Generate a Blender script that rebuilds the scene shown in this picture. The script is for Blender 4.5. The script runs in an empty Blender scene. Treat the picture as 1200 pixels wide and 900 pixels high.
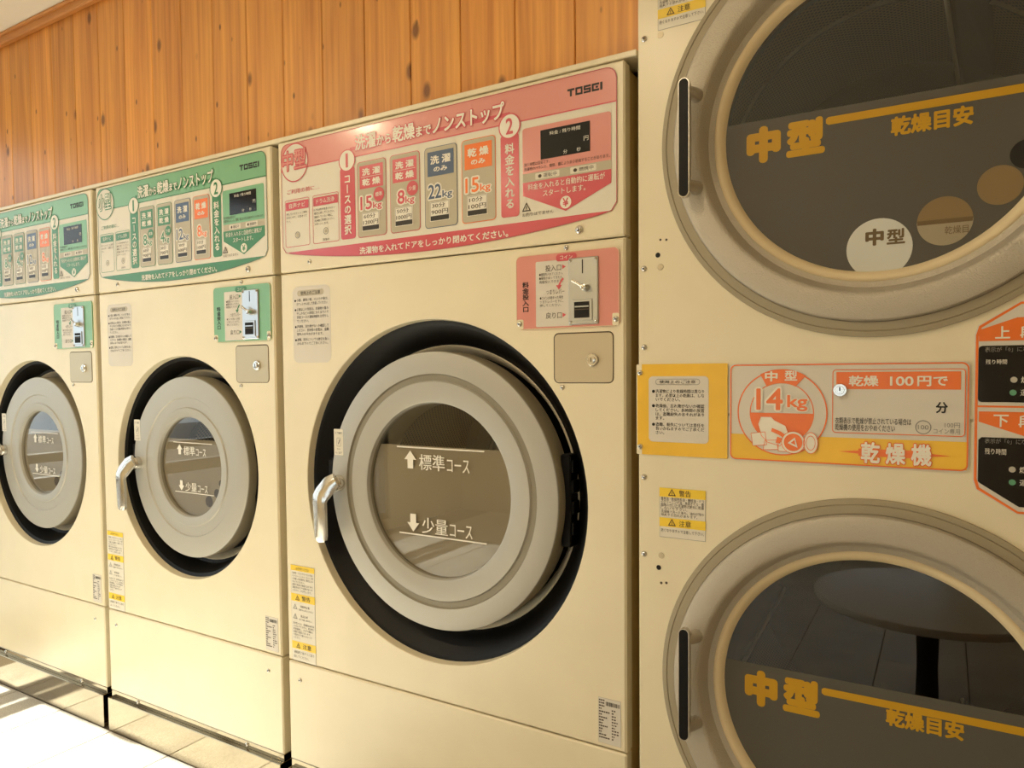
import bpy, math, random
from mathutils import Matrix, Vector
random.seed(7)
scene = bpy.context.scene
C = scene.collection
K = 1.32                       # distance camera -> machine fronts (m); fronts lie in the plane y = 0
H = 0.886 * (K - 0.01)         # camera height above the floor

# ------------------------------------------------------------------ camera
CAM_F, CAM_CX, CAM_CY = 848.2043, 600.0, 467.0731      # pixels of the 1200 x 900 photograph
YAW, TILT, ROLL = 0.5401, 0.0388, -0.0090
def cam_axes():
    cy, sy, ct, st, cr, sr = math.cos(YAW), math.sin(YAW), math.cos(TILT), math.sin(TILT), math.cos(ROLL), math.sin(ROLL)
    f0 = Vector((-sy, cy, 0)); r0 = Vector((cy, sy, 0)); u0 = Vector((0, 0, 1))
    f = f0 * ct - u0 * st; u = u0 * ct + f0 * st
    return r0 * cr + u * sr, u * cr - r0 * sr, f
RIGHT, UP, FWD = cam_axes()
CAM = Vector((0, -K, H))
cd = bpy.data.cameras.new('camera'); co = bpy.data.objects.new('camera', cd); C.objects.link(co)
m = Matrix.Identity(4)
for i in range(3):
    m[i][0], m[i][1], m[i][2], m[i][3] = RIGHT[i], UP[i], -FWD[i], CAM[i]
co.matrix_world = m
cd.sensor_width = 36; cd.lens = CAM_F / 1200 * 36
cd.shift_y = (CAM_CY - 450) / 1200; cd.shift_x = 0
cd.clip_start = 0.02
scene.camera = co
def gp(px, py, y=0.0):
    """photo pixel -> (x, z) on the vertical plane at depth y"""
    d = RIGHT * ((px - CAM_CX) / CAM_F) - UP * ((py - CAM_CY) / CAM_F) + FWD
    t = (y - CAM.y) / d.y
    p = CAM + d * t
    return p.x, p.z

# ------------------------------------------------------------------ world, sun, exposure
w = bpy.data.worlds.new('sky'); scene.world = w; w.use_nodes = True
bg = w.node_tree.nodes['Background']
bg.inputs[0].default_value = (0.93, 0.965, 1.0, 1); bg.inputs[1].default_value = 3.0
sd = bpy.data.lights.new('sun', 'SUN'); so = bpy.data.objects.new('sun', sd); C.objects.link(so)
sd.energy = 36.0; sd.angle = 0.02; sd.color = (1.0, 0.95, 0.86)
so.rotation_euler = Vector((0.70, 0.004, -0.70)).to_track_quat('-Z', 'Y').to_euler()
so.location = (-8, 0, 6)
def portal(x, y, z, sx, sy, rot):
    l = bpy.data.lights.new('window_portal', 'AREA'); l.shape = 'RECTANGLE'; l.size = sx; l.size_y = sy
    l.cycles.is_portal = True
    o = bpy.data.objects.new('window_portal', l); C.objects.link(o); o.location = (x, y, z); o.rotation_euler = rot
vs = scene.view_settings
vs.view_transform = 'Standard'; vs.look = 'None'; vs.gamma = 1.0; vs.use_curve_mapping = False
vs.exposure = -0.58
CEIL = H + (2.2555 - 1.0986) / 1.28 * (K + 0.03) + 0.0
LX, RX, FY = -3.5, 1.6, -3.6          # left wall, right wall, opposite wall
WX0, WX1, WZ0, WZ1 = -1.55, .05, .25, 1.25      # low window added in the unseen opposite wall, placed for its floor sheen
portal((WX0 + WX1) / 2, FY + 0.01, (WZ0 + WZ1) / 2, 1.6, 1.0, (math.pi / 2, 0, 0))
portal(LX + 0.01, -1.35, 1.15, 2.1, 2.7, (0, -math.pi / 2, 0))

# ------------------------------------------------------------------ materials
def lin(h):
    h = h.lstrip('#'); out = []
    for i in (0, 2, 4):
        c = int(h[i:i + 2], 16) / 255
        out.append(c / 12.92 if c <= .04045 else ((c + .055) / 1.055) ** 2.4)
    return (*out, 1)
MATS = {}
def mat(name, col, rough=.4, metal=0., spec=.5, coat=0., bump=None, vary=0., emit=0., crough=.16):
    m = bpy.data.materials.new(name); m.use_nodes = True; MATS[name] = m
    nt = m.node_tree; b = nt.nodes['Principled BSDF']
    c = lin(col) if isinstance(col, str) else (*col, 1)
    b.inputs['Base Color'].default_value = c
    b.inputs['Roughness'].default_value = rough; b.inputs['Metallic'].default_value = metal
    b.inputs['Specular IOR Level'].default_value = spec
    b.inputs['Coat Weight'].default_value = coat; b.inputs['Coat Roughness'].default_value = crough
    if emit:
        b.inputs['Emission Color'].default_value = c; b.inputs['Emission Strength'].default_value = emit
    if bump or vary:
        tc = nt.nodes.new('ShaderNodeTexCoord')
        if bump:
            n = nt.nodes.new('ShaderNodeTexNoise'); n.inputs['Scale'].default_value = bump[0]; n.inputs['Detail'].default_value = 3
            bp = nt.nodes.new('ShaderNodeBump'); bp.inputs['Strength'].default_value = bump[1]; bp.inputs['Distance'].default_value = bump[2]
            nt.links.new(tc.outputs['Object'], n.inputs['Vector']); nt.links.new(n.outputs['Fac'], bp.inputs['Height'])
            nt.links.new(bp.outputs['Normal'], b.inputs['Normal'])
        if vary:
            n2 = nt.nodes.new('ShaderNodeTexNoise'); n2.inputs['Scale'].default_value = 7; n2.inputs['Detail'].default_value = 6
            mx = nt.nodes.new('ShaderNodeMixRGB'); mx.blend_type = 'MULTIPLY'; mx.inputs[1].default_value = c
            rp = nt.nodes.new('ShaderNodeValToRGB')
            rp.color_ramp.elements[0].position = .3; rp.color_ramp.elements[0].color = (1 - vary, 1 - vary, 1 - vary * 1.2, 1)
            rp.color_ramp.elements[1].position = .65; rp.color_ramp.elements[1].color = (1, 1, 1, 1)
            nt.links.new(tc.outputs['Object'], n2.inputs['Vector']); nt.links.new(n2.outputs['Fac'], rp.inputs[0])
            mx.inputs[0].default_value = 1; nt.links.new(rp.outputs[0], mx.inputs[2]); nt.links.new(mx.outputs[0], b.inputs['Base Color'])
    return m
mat('cream', '#eee2c4', .38, coat=.4, crough=.26, vary=.05)
mat('cream_seal', '#e6d3ac', .5)
mat('side_panel', '#d8bf82', .5)
mat('ink_black', '#15110e', .45)
mat('ink_brown', '#4a3a28', .5)
mat('black_plastic', '#040303', .45, spec=.25)
mat('black_gloss', '#07060a', .12)
mat('dark_gap', '#0d0a07', .8)
mat('lifter_glint', '#f0e4cc', .35)  # pale strip: the metal rib's bright glint put into its colour
mat('door_grey', '#b5b2a9', .42, metal=.25, bump=(900, .08, .001))
mat('groove_grey', '#8f8878', .5, metal=.2)
mat('ring_grey', '#bcb4a5', .32, metal=.35, bump=(420, .6, .002))
mat('flange_grey', '#a2977f', .5, metal=.1)
mat('chrome', '#d9d6d0', .16, metal=1.)
mat('steel', '#c6cacd', .3, metal=1., bump=(500, .05, .0005))
mat('mirror_steel', '#ab9f88', .09, metal=1., bump=(60, .04, .0008))
mat('brushed_beige', '#c8bba0', .42, metal=.55)
mat('drum_steel', '#5f5548', .42, metal=.9)
mat('lip_white', '#fff4dc', .4)
mat('drum_dark', '#2c261f', .5, metal=.6)
mat('paper', '#e6dfcf', .4, coat=.1)
mat('notice_paper', '#dcd5c9', .4)
mat('button_grey', '#bdb39c', .4, coat=.1)
mat('key_black', '#2a241c', .4)
mat('pink', '#df8f86', .28, coat=1., crough=.15)
mat('red', '#d24b59', .3, coat=.9, crough=.2)
mat('deep_red', '#b8434e', .3, coat=.2)
mat('green', '#7db68b', .3, coat=.35, crough=.2)
mat('deep_green', '#35824b', .3, coat=.35, crough=.2)
mat('dark_green', '#4d6b50', .3, coat=.2)
mat('navy', '#4b5f7d', .3, coat=.2)
mat('orange', '#f4792a', .3, coat=.2)
mat('yellow', '#fcc838', .35, coat=.2, vary=.12)
mat('film_yellow', '#c8980f', .45)
mat('label_yellow', '#f7d23a', .4)
mat('film_dark', '#56524a', .5, bump=(1500, .15, .0006))
mat('film_brown', '#a39478', .5)
mat('reflect_pale', '#d8d8d0', .25)  # disc colours: reflections in the film's holes put into flat colour
mat('reflect_tan', '#8a7450', .35)
mat('reflect_mid', '#a69a82', .3)
mat('reflect_ink', '#6e5a3a', .5)
mat('white_ink', '#f0eadd', .45)
mat('grey_ink', '#8d8a84', .5)
mat('lamp_green', '#5d9a78', .3)
mat('lamp_grey', '#b5b0a4', .3)
mat('ceiling_paint', '#f7f1e2', .8)
mat('wall_paint', '#e4d6b6', .8)
mat('frame_alu', '#8d8a86', .4, metal=.7)
mat('table_white', '#ece8e0', .3, coat=.3)
mat('grout', '#6b5e4a', .9)
mat('pavement', '#3d3833', .9)
mat('debris', '#6e5a46', .9)
mat('lamp_glow', (1.0, .80, .52), .5, emit=420)

def glass_mat(name, tint, k):
    m = bpy.data.materials.new(name); m.use_nodes = True; MATS[name] = m
    nt = m.node_tree; nt.nodes.clear()
    o = nt.nodes.new('ShaderNodeOutputMaterial'); mx = nt.nodes.new('ShaderNodeMixShader')
    tr = nt.nodes.new('ShaderNodeBsdfTransparent'); gl = nt.nodes.new('ShaderNodeBsdfGlossy'); fr = nt.nodes.new('ShaderNodeFresnel')
    mu = nt.nodes.new('ShaderNodeMath'); mu.operation = 'MULTIPLY'; mu.inputs[1].default_value = k; mu.use_clamp = True
    tr.inputs[0].default_value = tint; gl.inputs['Roughness'].default_value = .01; fr.inputs['IOR'].default_value = 1.52
    ge = nt.nodes.new('ShaderNodeNewGeometry'); mr = nt.nodes.new('ShaderNodeMapRange'); mr.inputs[3].default_value = 1.52; mr.inputs[4].default_value = 1 / 1.52   # thin sheet: same reflectance from both sides
    nt.links.new(ge.outputs['Backfacing'], mr.inputs[0]); nt.links.new(mr.outputs[0], fr.inputs['IOR'])
    nt.links.new(fr.outputs[0], mu.inputs[0]); nt.links.new(mu.outputs[0], mx.inputs[0])
    nt.links.new(tr.outputs[0], mx.inputs[1]); nt.links.new(gl.outputs[0], mx.inputs[2]); nt.links.new(mx.outputs[0], o.inputs[0])
glass_mat('door_glass', (.80, .80, .78, 1), 2.3)
glass_mat('window_glass', (.93, .96, .95, 1), 1.6)

def wood(name, knots, grain_axis, c0, c1, vary=True):
    """procedural softwood: grain stretched along one object axis, dark knots, per-board tone"""
    m = bpy.data.materials.new(name); m.use_nodes = True; MATS[name] = m
    nt = m.node_tree; N = nt.nodes.new; L = nt.links.new; b = nt.nodes['Principled BSDF']
    tc = N('ShaderNodeTexCoord'); oi = N('ShaderNodeObjectInfo')
    off = N('ShaderNodeVectorMath'); off.operation = 'MULTIPLY_ADD'
    cmb = N('ShaderNodeCombineXYZ')
    for k, v in enumerate((37.0, 11.0, 53.0)):
        mm = N('ShaderNodeMath'); mm.operation = 'MULTIPLY'; mm.inputs[1].default_value = v
        L(oi.outputs['Random'], mm.inputs[0]); L(mm.outputs[0], cmb.inputs[k])
    ad = N('ShaderNodeVectorMath'); ad.operation = 'ADD'; L(tc.outputs['Object'], ad.inputs[0]); L(cmb.outputs[0], ad.inputs[1])
    def mapped(sc):
        mp = N('ShaderNodeMapping'); mp.inputs['Scale'].default_value = sc; L(ad.outputs[0], mp.inputs[0]); return mp
    s_long, s_x = (1.2, 26) if grain_axis == 2 else (26, 1.2)
    g = N('ShaderNodeTexNoise'); g.inputs['Scale'].default_value = 1; g.inputs['Detail'].default_value = 8; g.inputs['Roughness'].default_value = .62
    g.inputs['Distortion'].default_value = .5
    L(mapped((s_x if grain_axis == 2 else s_long * .05, 4, s_long if grain_axis == 2 else 26)).outputs[0], g.inputs['Vector'])
    g2 = N('ShaderNodeTexNoise'); g2.inputs['Scale'].default_value = 1; g2.inputs['Detail'].default_value = 3
    L(mapped((90, 8, 1.6) if grain_axis == 2 else (1.6, 8, 90)).outputs[0], g2.inputs['Vector'])
    rp = N('ShaderNodeValToRGB'); rp.color_ramp.elements[0].position = .28; rp.color_ramp.elements[0].color = lin(c0)
    rp.color_ramp.elements[1].position = .68; rp.color_ramp.elements[1].color = lin(c1)
    mxg = N('ShaderNodeMath'); mxg.operation = 'MULTIPLY_ADD'; mxg.inputs[1].default_value = .35; 
    sc = N('ShaderNodeMath'); sc.operation = 'MULTIPLY'; sc.inputs[1].default_value = .66
    L(g.outputs['Fac'], sc.inputs[0]); L(g2.outputs['Fac'], mxg.inputs[0]); L(sc.outputs[0], mxg.inputs[2]); L(mxg.outputs[0], rp.inputs[0])
    col = rp.outputs[0]
    hs = N('ShaderNodeHueSaturation'); L(col, hs.inputs['Color'])
    mr = N('ShaderNodeMapRange'); mr.inputs[3].default_value = .90; mr.inputs[4].default_value = 1.08
    L(oi.outputs['Random'], mr.inputs[0]); L(mr.outputs[0], hs.inputs['Value']); col = hs.outputs[0]
    if knots:
        for sx, sz, thr0, thr1, dark in ((11, 6.0, .07, .15, '#5d2c0c'), (19, 9, .045, .10, '#4a220a')):
            v = N('ShaderNodeTexVoronoi'); v.inputs['Scale'].default_value = 1; v.inputs['Randomness'].default_value = 1
            L(mapped((sx, 1, sz)).outputs[0], v.inputs['Vector'])
            r2 = N('ShaderNodeValToRGB'); r2.color_ramp.elements[0].position = thr0; r2.color_ramp.elements[0].color = (1, 1, 1, 1)
            r2.color_ramp.elements[1].position = thr1; r2.color_ramp.elements[1].color = (0, 0, 0, 1)
            L(v.outputs['Distance'], r2.inputs[0])
            mk = N('ShaderNodeMixRGB'); mk.inputs[2].default_value = lin(dark)
            k2 = N('ShaderNodeMath'); k2.operation = 'MULTIPLY'; k2.inputs[1].default_value = .8
            L(r2.outputs[0], k2.inputs[0]); L(k2.outputs[0], mk.inputs[0]); L(col, mk.inputs[1]); col = mk.outputs[0]
    L(col, b.inputs['Base Color']); b.inputs['Roughness'].default_value = .42; b.inputs['Coat Weight'].default_value = .15; b.inputs['Coat Roughness'].default_value = .3
    bp = N('ShaderNodeBump'); bp.inputs['Strength'].default_value = .15; bp.inputs['Distance'].default_value = .001
    L(g2.outputs['Fac'], bp.inputs['Height']); L(bp.outputs[0], b.inputs['Normal'])
wood('cedar', True, 2, '#b56c2c', '#f2ad56')
wood('trim_wood', False, 0, '#b06e30', '#cf8f4c')

def stone(name):
    m = bpy.data.materials.new(name); m.use_nodes = True; MATS[name] = m
    nt = m.node_tree; N = nt.nodes.new; L = nt.links.new; b = nt.nodes['Principled BSDF']
    tc = N('ShaderNodeTexCoord'); oi = N('ShaderNodeObjectInfo')
    ad = N('ShaderNodeVectorMath'); ad.operation = 'ADD'; mm = N('ShaderNodeMath'); mm.operation = 'MULTIPLY'; mm.inputs[1].default_value = 31
    L(oi.outputs['Random'], mm.inputs[0]); L(tc.outputs['Object'], ad.inputs[0]); L(mm.outputs[0], ad.inputs[1])
    a = N('ShaderNodeTexNoise'); a.inputs['Scale'].default_value = 5; a.inputs['Detail'].default_value = 6
    s = N('ShaderNodeTexNoise'); s.inputs['Scale'].default_value = 320; s.inputs['Detail'].default_value = 2
    L(ad.outputs[0], a.inputs['Vector']); L(ad.outputs[0], s.inputs['Vector'])
    r1 = N('ShaderNodeValToRGB'); r1.color_ramp.elements[0].position = .3; r1.color_ramp.elements[0].color = lin('#bdb7ad')
    r1.color_ramp.elements[1].position = .7; r1.color_ramp.elements[1].color = lin('#dad4c8')
    r2 = N('ShaderNodeValToRGB'); r2.color_ramp.elements[0].position = .38; r2.color_ramp.elements[0].color = (.62, .60, .56, 1)
    r2.color_ramp.elements[1].position = .58; r2.color_ramp.elements[1].color = (1, 1, 1, 1)
    mx = N('ShaderNodeMixRGB'); mx.blend_type = 'MULTIPLY'; mx.inputs[0].default_value = .8
    L(a.outputs['Fac'], r1.inputs[0]); L(s.outputs['Fac'], r2.inputs[0]); L(r1.outputs[0], mx.inputs[1]); L(r2.outputs[0], mx.inputs[2])
    L(mx.outputs[0], b.inputs['Base Color'])
    rr = N('ShaderNodeMapRange'); rr.inputs[3].default_value = .22; rr.inputs[4].default_value = .5; L(a.outputs['Fac'], rr.inputs[0]); L(rr.outputs[0], b.inputs['Roughness'])
    bp = N('ShaderNodeBump'); bp.inputs['Strength'].default_value = .2; bp.inputs['Distance'].default_value = .001
    L(s.outputs['Fac'], bp.inputs['Height']); L(bp.outputs[0], b.inputs['Normal'])
stone('floor_stone')

def perforated(name):
    """drum sheet with a regular grid of punched holes, laid out in the drum's own UV (metres)"""
    m = bpy.data.materials.new(name); m.use_nodes = True; MATS[name] = m
    nt = m.node_tree; N = nt.nodes.new; L = nt.links.new; b = nt.nodes['Principled BSDF']
    uv = N('ShaderNodeUVMap'); uv.uv_map = 'UVMap'
    mp = N('ShaderNodeMapping'); mp.inputs['Scale'].default_value = (110, 110, 1); mp.inputs['Rotation'].default_value = (0, 0, .785); L(uv.outputs[0], mp.inputs[0])
    fr = N('ShaderNodeVectorMath'); fr.operation = 'FRACTION'; L(mp.outputs[0], fr.inputs[0])
    ds = N('ShaderNodeVectorMath'); ds.operation = 'DISTANCE'; ds.inputs[1].default_value = (.5, .5, 0); L(fr.outputs[0], ds.inputs[0])
    r = N('ShaderNodeValToRGB'); r.color_ramp.elements[0].position = .24; r.color_ramp.elements[0].color = (.012, .010, .008, 1)
    r.color_ramp.elements[1].position = .32; r.color_ramp.elements[1].color = lin('#86694a'); L(ds.outputs['Value'], r.inputs[0])
    L(r.outputs[0], b.inputs['Base Color']); b.inputs['Roughness'].default_value = .38; b.inputs['Metallic'].default_value = .75
perforated('drum_perforated')

# ------------------------------------------------------------------ mesh helpers
class MB:
    def __init__(s): s.v = []; s.f = []; s.mi = []; s.ms = []; s.uv = {}
    def m(s, name):
        if name not in s.ms: s.ms.append(name)
        return s.ms.index(name)
    def add(s, vs, fs, mt):
        b = len(s.v); s.v += [tuple(v) for v in vs]; k = s.m(mt)
        for f in fs: s.f.append([i + b for i in f]); s.mi.append(k)
        return b
    def box(s, x0, x1, y0, y1, z0, z1, mt, bev=0.0):
        if bev <= 0:
            vs = [(x, y, z) for x in (x0, x1) for y in (y0, y1) for z in (z0, z1)]
            s.add(vs, [(0, 1, 3, 2), (4, 6, 7, 5), (0, 4, 5, 1), (2, 3, 7, 6), (0, 2, 6, 4), (1, 5, 7, 3)], mt); return
        b = bev; A = (x0, x1), (y0, y1), (z0, z1); vs = []; idx = {}
        for sx in (0, 1):
            for sy in (0, 1):
                for sz in (0, 1):
                    o = (A[0][sx], A[1][sy], A[2][sz]); ins = tuple(c + (b if q == 0 else -b) for c, q in zip(o, (sx, sy, sz)))
                    for ax in range(3):
                        p = list(ins); p[ax] = o[ax]; idx[(sx, sy, sz, ax)] = len(vs); vs.append(tuple(p))
        fs = []
        for ax in range(3):
            o1, o2 = [a for a in range(3) if a != ax]
            for q in (0, 1):
                def key(a, c):
                    t = [0, 0, 0]; t[ax] = q; t[o1] = a; t[o2] = c; return idx[(*t, ax)]
                fs.append([key(0, 0), key(1, 0), key(1, 1), key(0, 1)])
        for ax in range(3):
            o1, o2 = [a for a in range(3) if a != ax]
            for a in (0, 1):
                for c in (0, 1):
                    def key(q, wh):
                        t = [0, 0, 0]; t[ax] = q; t[o1] = a; t[o2] = c; return idx[(*t, wh)]
                    fs.append([key(0, o1), key(1, o1), key(1, o2), key(0, o2)])
        for sx in (0, 1):
            for sy in (0, 1):
                for sz in (0, 1): fs.append([idx[(sx, sy, sz, a)] for a in range(3)])
        s.add(vs, fs, mt)
    def shell(s, x0, x1, y0, y1, z0, z1, t, mt):
        s.box(x0, x0 + t, y0, y1, z0, z1, mt); s.box(x1 - t, x1, y0, y1, z0, z1, mt)
        s.box(x0 + t, x1 - t, y0, y1, z0, z0 + t, mt); s.box(x0 + t, x1 - t, y0, y1, z1 - t, z1, mt); s.box(x0 + t, x1 - t, y1 - t, y1, z0 + t, z1 - t, mt)
    def lathe(s, cx, cz, prof, mt, n=96, a0=0., a1=2 * math.pi, uvs=False):
        """profile of (radius, y[, material]) turned about the axis y through (cx, cz)"""
        full = abs(a1 - a0 - 2 * math.pi) < 1e-6; cnt = n if full else n + 1
        rows = []
        for p in prof:
            r, y = p[0], p[1]
            rows.append(len(s.v))
            if r < 1e-6: s.v.append((cx, y, cz))
            else:
                for i in range(cnt):
                    a = a0 + (a1 - a0) * i / n; s.v.append((cx + r * math.cos(a), y, cz + r * math.sin(a)))
        for j in range(len(prof) - 1):
            mm = s.m(prof[j][2] if len(prof[j]) > 2 else mt); A, B = rows[j], rows[j + 1]
            za, zb = prof[j][0] < 1e-6, prof[j + 1][0] < 1e-6
            for i in range(n):
                i2 = (i + 1) % cnt if full else i + 1
                if za and zb: continue
                if za: f = [A, B + i, B + i2]
                elif zb: f = [A + i, B, A + i2]
                else: f = [A + i, B + i, B + i2, A + i2]
                if uvs:
                    R = max(prof[j][0], prof[j + 1][0]); t0, t1 = (a0 + (a1 - a0) * i / n) * R, (a0 + (a1 - a0) * (i + 1) / n) * R
                    s.uv[len(s.f)] = [(t0, prof[j][1]), (t0, prof[j + 1][1]), (t1, prof[j + 1][1]), (t1, prof[j][1])]
                s.f.append(f); s.mi.append(mm)
    def disc(s, cx, cz, r, y, mt, n=64, r_in=0.):
        if r_in > 0: s.lathe(cx, cz, [(r, y), (r_in, y)], mt, n)
        else: s.add([(cx + r * math.cos(-2 * math.pi * i / n), y, cz - r * math.sin(-2 * math.pi * i / n)) for i in range(n)], [list(range(n))], mt)
    def tube(s, pts, rad, mt, n=12, flat=1.0, ph=0.):
        P = [Vector(p) for p in pts]; rows = []
        up = Vector((0, -1, 0))
        rs = rad if isinstance(rad, (list, tuple)) else [rad] * len(P)
        for i, p in enumerate(P):
            t = (P[min(i + 1, len(P) - 1)] - P[max(i - 1, 0)]).normalized()
            a = t.cross(up)
            if a.length < 1e-3: a = t.cross(Vector((0, 0, 1)))
            a.normalize(); b = t.cross(a).normalized()
            rows.append(len(s.v))
            for k in range(n):
                q = 2 * math.pi * k / n + ph; v = p + a * math.cos(q) * rs[i] + b * math.sin(q) * rs[i] * flat; s.v.append(tuple(v))
        k0 = s.m(mt)
        for i in range(len(P) - 1):
            for k in range(n):
                s.f.append([rows[i] + k, rows[i] + (k + 1) % n, rows[i + 1] + (k + 1) % n, rows[i + 1] + k]); s.mi.append(k0)
        s.f.append([rows[0] + k for k in range(n)][::-1]); s.mi.append(k0)
        s.f.append([rows[-1] + k for k in range(n)]); s.mi.append(k0)
    def build(s, name, parent=None, smooth=None, loc=None):
        me = bpy.data.meshes.new(name); me.from_pydata(s.v, [], s.f)
        for mt in s.ms: me.materials.append(MATS[mt])
        me.polygons.foreach_set('material_index', s.mi)
        if s.uv:
            ul = me.uv_layers.new(name='UVMap')
            for pi, c in s.uv.items():
                for k, li in enumerate(me.polygons[pi].loop_indices): ul.data[li].uv = c[k % 4]
        if smooth:
            me.polygons.foreach_set('use_smooth', [True] * len(me.polygons)); me.set_sharp_from_angle(angle=math.radians(smooth))
        me.update()
        return link(name, me, parent, loc)
def link(name, me, parent=None, loc=None):
    o = bpy.data.objects.new(name, me); C.objects.link(o)
    if parent: o.parent = parent
    if loc: o.location = loc
    return o
def tag(o, label, cat, group=None):
    o['label'] = label; o['category'] = cat
    if group: o['group'] = group
    return o
def struct(o, label=None, cat='structure'):
    o['kind'] = 'structure'
    if label: o['label'] = label
    return o
def empty(name, loc):
    o = bpy.data.objects.new(name, None); C.objects.link(o); o.location = loc; o.empty_display_size = .1; return o

# lettering: outlines of the built-in font turned into flat faces
TC = bpy.data.curves.new('lettering_source', 'FONT'); TO = bpy.data.objects.new('lettering_source', TC); C.objects.link(TO)
TC.fill_mode = 'FRONT'; TC.size = 1.0
GC = {}
def glyphs(body, off=0., res=2, vertical=False):
    key = (body, off, res, vertical)
    if key in GC: return GC[key]
    if vertical:
        vs, fs = [], []
        for i, ch in enumerate(body):
            v, f, _ = glyphs(ch, 0., res); b = len(vs); ws = [p[0] for p in v]; c = (min(ws) + max(ws)) / 2 if ch not in '、。' else .5
            if ch == 'ー':
                zc = sum(p[1] for p in v) / len(v); vs += [((p[1] - zc), .38 - (p[0] - c) - i * 1.02) for p in v]
            else: vs += [(p[0] - c, p[1] - i * 1.02) for p in v]
            fs += [[k + b for k in q] for q in f]
    else:
        TC.body = body; TC.offset = off; TC.resolution_u = res
        bpy.context.view_layer.update()
        me = bpy.data.meshes.new_from_object(TO.evaluated_get(bpy.context.evaluated_depsgraph_get()))
        vs = [(v.co.x, v.co.y) for v in me.vertices]; fs = [list(p.vertices) for p in me.polygons]
        bpy.data.meshes.remove(me)
    xs = [v[0] for v in vs]; zs = [v[1] for v in vs]
    GC[key] = (vs, fs, (min(xs), max(xs), min(zs), max(zs))); return GC[key]

EPS = 0.00035
class Flat(MB):
    """flat print: layers stacked a fraction of a millimetre apart in front of the plane y0"""
    def __init__(s, y0=0.): super().__init__(); s.y0 = y0; s.k = 0
    def y(s, l):
        s.k += 1; return s.y0 - EPS * l - (s.k % 40) * 4e-6      # no two pieces of print exactly coplanar
    def poly(s, pts, mt, l): s.add([(x, s.y(l), z) for x, z in pts], [list(range(len(pts)))], mt)
    def rect(s, x0, z0, x1, z1, mt, l): s.poly([(x0, z0), (x1, z0), (x1, z1), (x0, z1)], mt, l)
    def rloop(s, x0, z0, x1, z1, r, n=5):
        r = min(r, abs(x1 - x0) / 2, abs(z1 - z0) / 2); P = []
        for cx, cz, a in ((x1 - r, z0 + r, -90), (x1 - r, z1 - r, 0), (x0 + r, z1 - r, 90), (x0 + r, z0 + r, 180)):
            for i in range(n + 1):
                t = math.radians(a + 90 * i / n); P.append((cx + r * math.cos(t), cz + r * math.sin(t)))
        return P
    def rrect(s, x0, z0, x1, z1, r, mt, l): s.poly(s.rloop(x0, z0, x1, z1, r), mt, l)
    def band(s, A, B, mt, l):
        n = len(A); y = s.y(l); s.add([(x, y, z) for x, z in A + B], [[i, (i + 1) % n, n + (i + 1) % n, n + i] for i in range(n)], mt)
    def outline(s, x0, z0, x1, z1, r, t, mt, l):
        s.band(s.rloop(x0, z0, x1, z1, r), s.rloop(x0 + t, z0 + t, x1 - t, z1 - t, max(r - t, 1e-4)), mt, l)
    def circ(s, cx, cz, r, n=40): return [(cx + r * math.cos(2 * math.pi * i / n), cz + r * math.sin(2 * math.pi * i / n)) for i in range(n)]
    def dot(s, cx, cz, r, mt, l, n=40): s.poly(s.circ(cx, cz, r, n), mt, l)
    def ring(s, cx, cz, r, t, mt, l, n=48): s.band(s.circ(cx, cz, r, n), s.circ(cx, cz, r - t, n), mt, l)
    def stroke(s, a, b, t, mt, l):
        d = Vector((b[0] - a[0], b[1] - a[1])).normalized(); q = Vector((-d.y, d.x)) * t / 2
        s.poly([(a[0] - q.x, a[1] - q.y), (b[0] - q.x, b[1] - q.y), (b[0] + q.x, b[1] + q.y), (a[0] + q.x, a[1] + q.y)], mt, l)
    def text(s, body, x0, z0, x1, z1, mt, l, off=0., res=2, vertical=False, halo=None, keep=0.):
        """lettering fitted to the box; halo = (material, offset) draws a fatter copy underneath"""
        _, _, (a, b, c, d) = glyphs(body, 0., res, vertical)
        a -= off; b += off; c -= off; d += off
        sx, sz = (x1 - x0) / (b - a), (z1 - z0) / (d - c)
        if keep and sx > sz * keep: sx = sz * keep; x0 = (x0 + x1) / 2 - (b - a) * sx / 2
        def put(o, mtl, ll):
            v, f, _ = glyphs(body, 0., res, vertical)
            s.copies(v, f, o, lambda p: (x0 + (p[0] - a) * sx, z0 + (p[1] - c) * sz), sx, sz, mtl, ll)
        if halo: put(off + halo[1], halo[0], l - 1)
        put(off, mt, l)
    def copies(s, v, f, o, fn, sx, sz, mt, l):
        """heavier strokes: the outline repeated, shifted by o em in a ring, each a hair further forward"""
        n = 1 if o <= 0 else 2 if o < .015 else 8 if o < .04 else 12
        P = [fn(p) for p in v]; y0 = s.y(l)
        for k in range(n):
            dx, dz = (0, 0) if n == 1 else ((o * (2 * k - 1), 0) if n == 2 else (o * math.cos(2 * math.pi * k / n), o * math.sin(2 * math.pi * k / n)))
            y = y0 - k * 1e-5
            s.add([(x + dx * sx, y, z + dz * sz) for x, z in P], f, mt)
    def line_text(s, body, x0, zb, h, x1max, mt, l, off=0., res=1):
        """one line of text: base zb, em height h, squeezed to end before x1max"""
        v, f, (a, b, c, d) = glyphs(body, 0., res)
        sx = min(h, (x1max - x0) / max(b - a, 1e-6)); s.copies(v, f, off, lambda p: (x0 + (p[0] - a) * sx, zb + p[1] * h), sx, h, mt, l)
    def warn(s, cx, cz, r, mt, l, fill=None):
        T = lambda q: [(cx + q * math.sin(t), cz + q * math.cos(t)) for t in (0, -2.094, 2.094)]
        if fill: s.poly(T(r), fill, l - 1)
        s.band(T(r), T(r * .66), mt, l); s.rect(cx - r * .07, cz - r * .12, cx + r * .07, cz + r * .35, mt, l); s.rect(cx - r * .07, cz - r * .3, cx + r * .07, cz - r * .18, mt, l)

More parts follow.
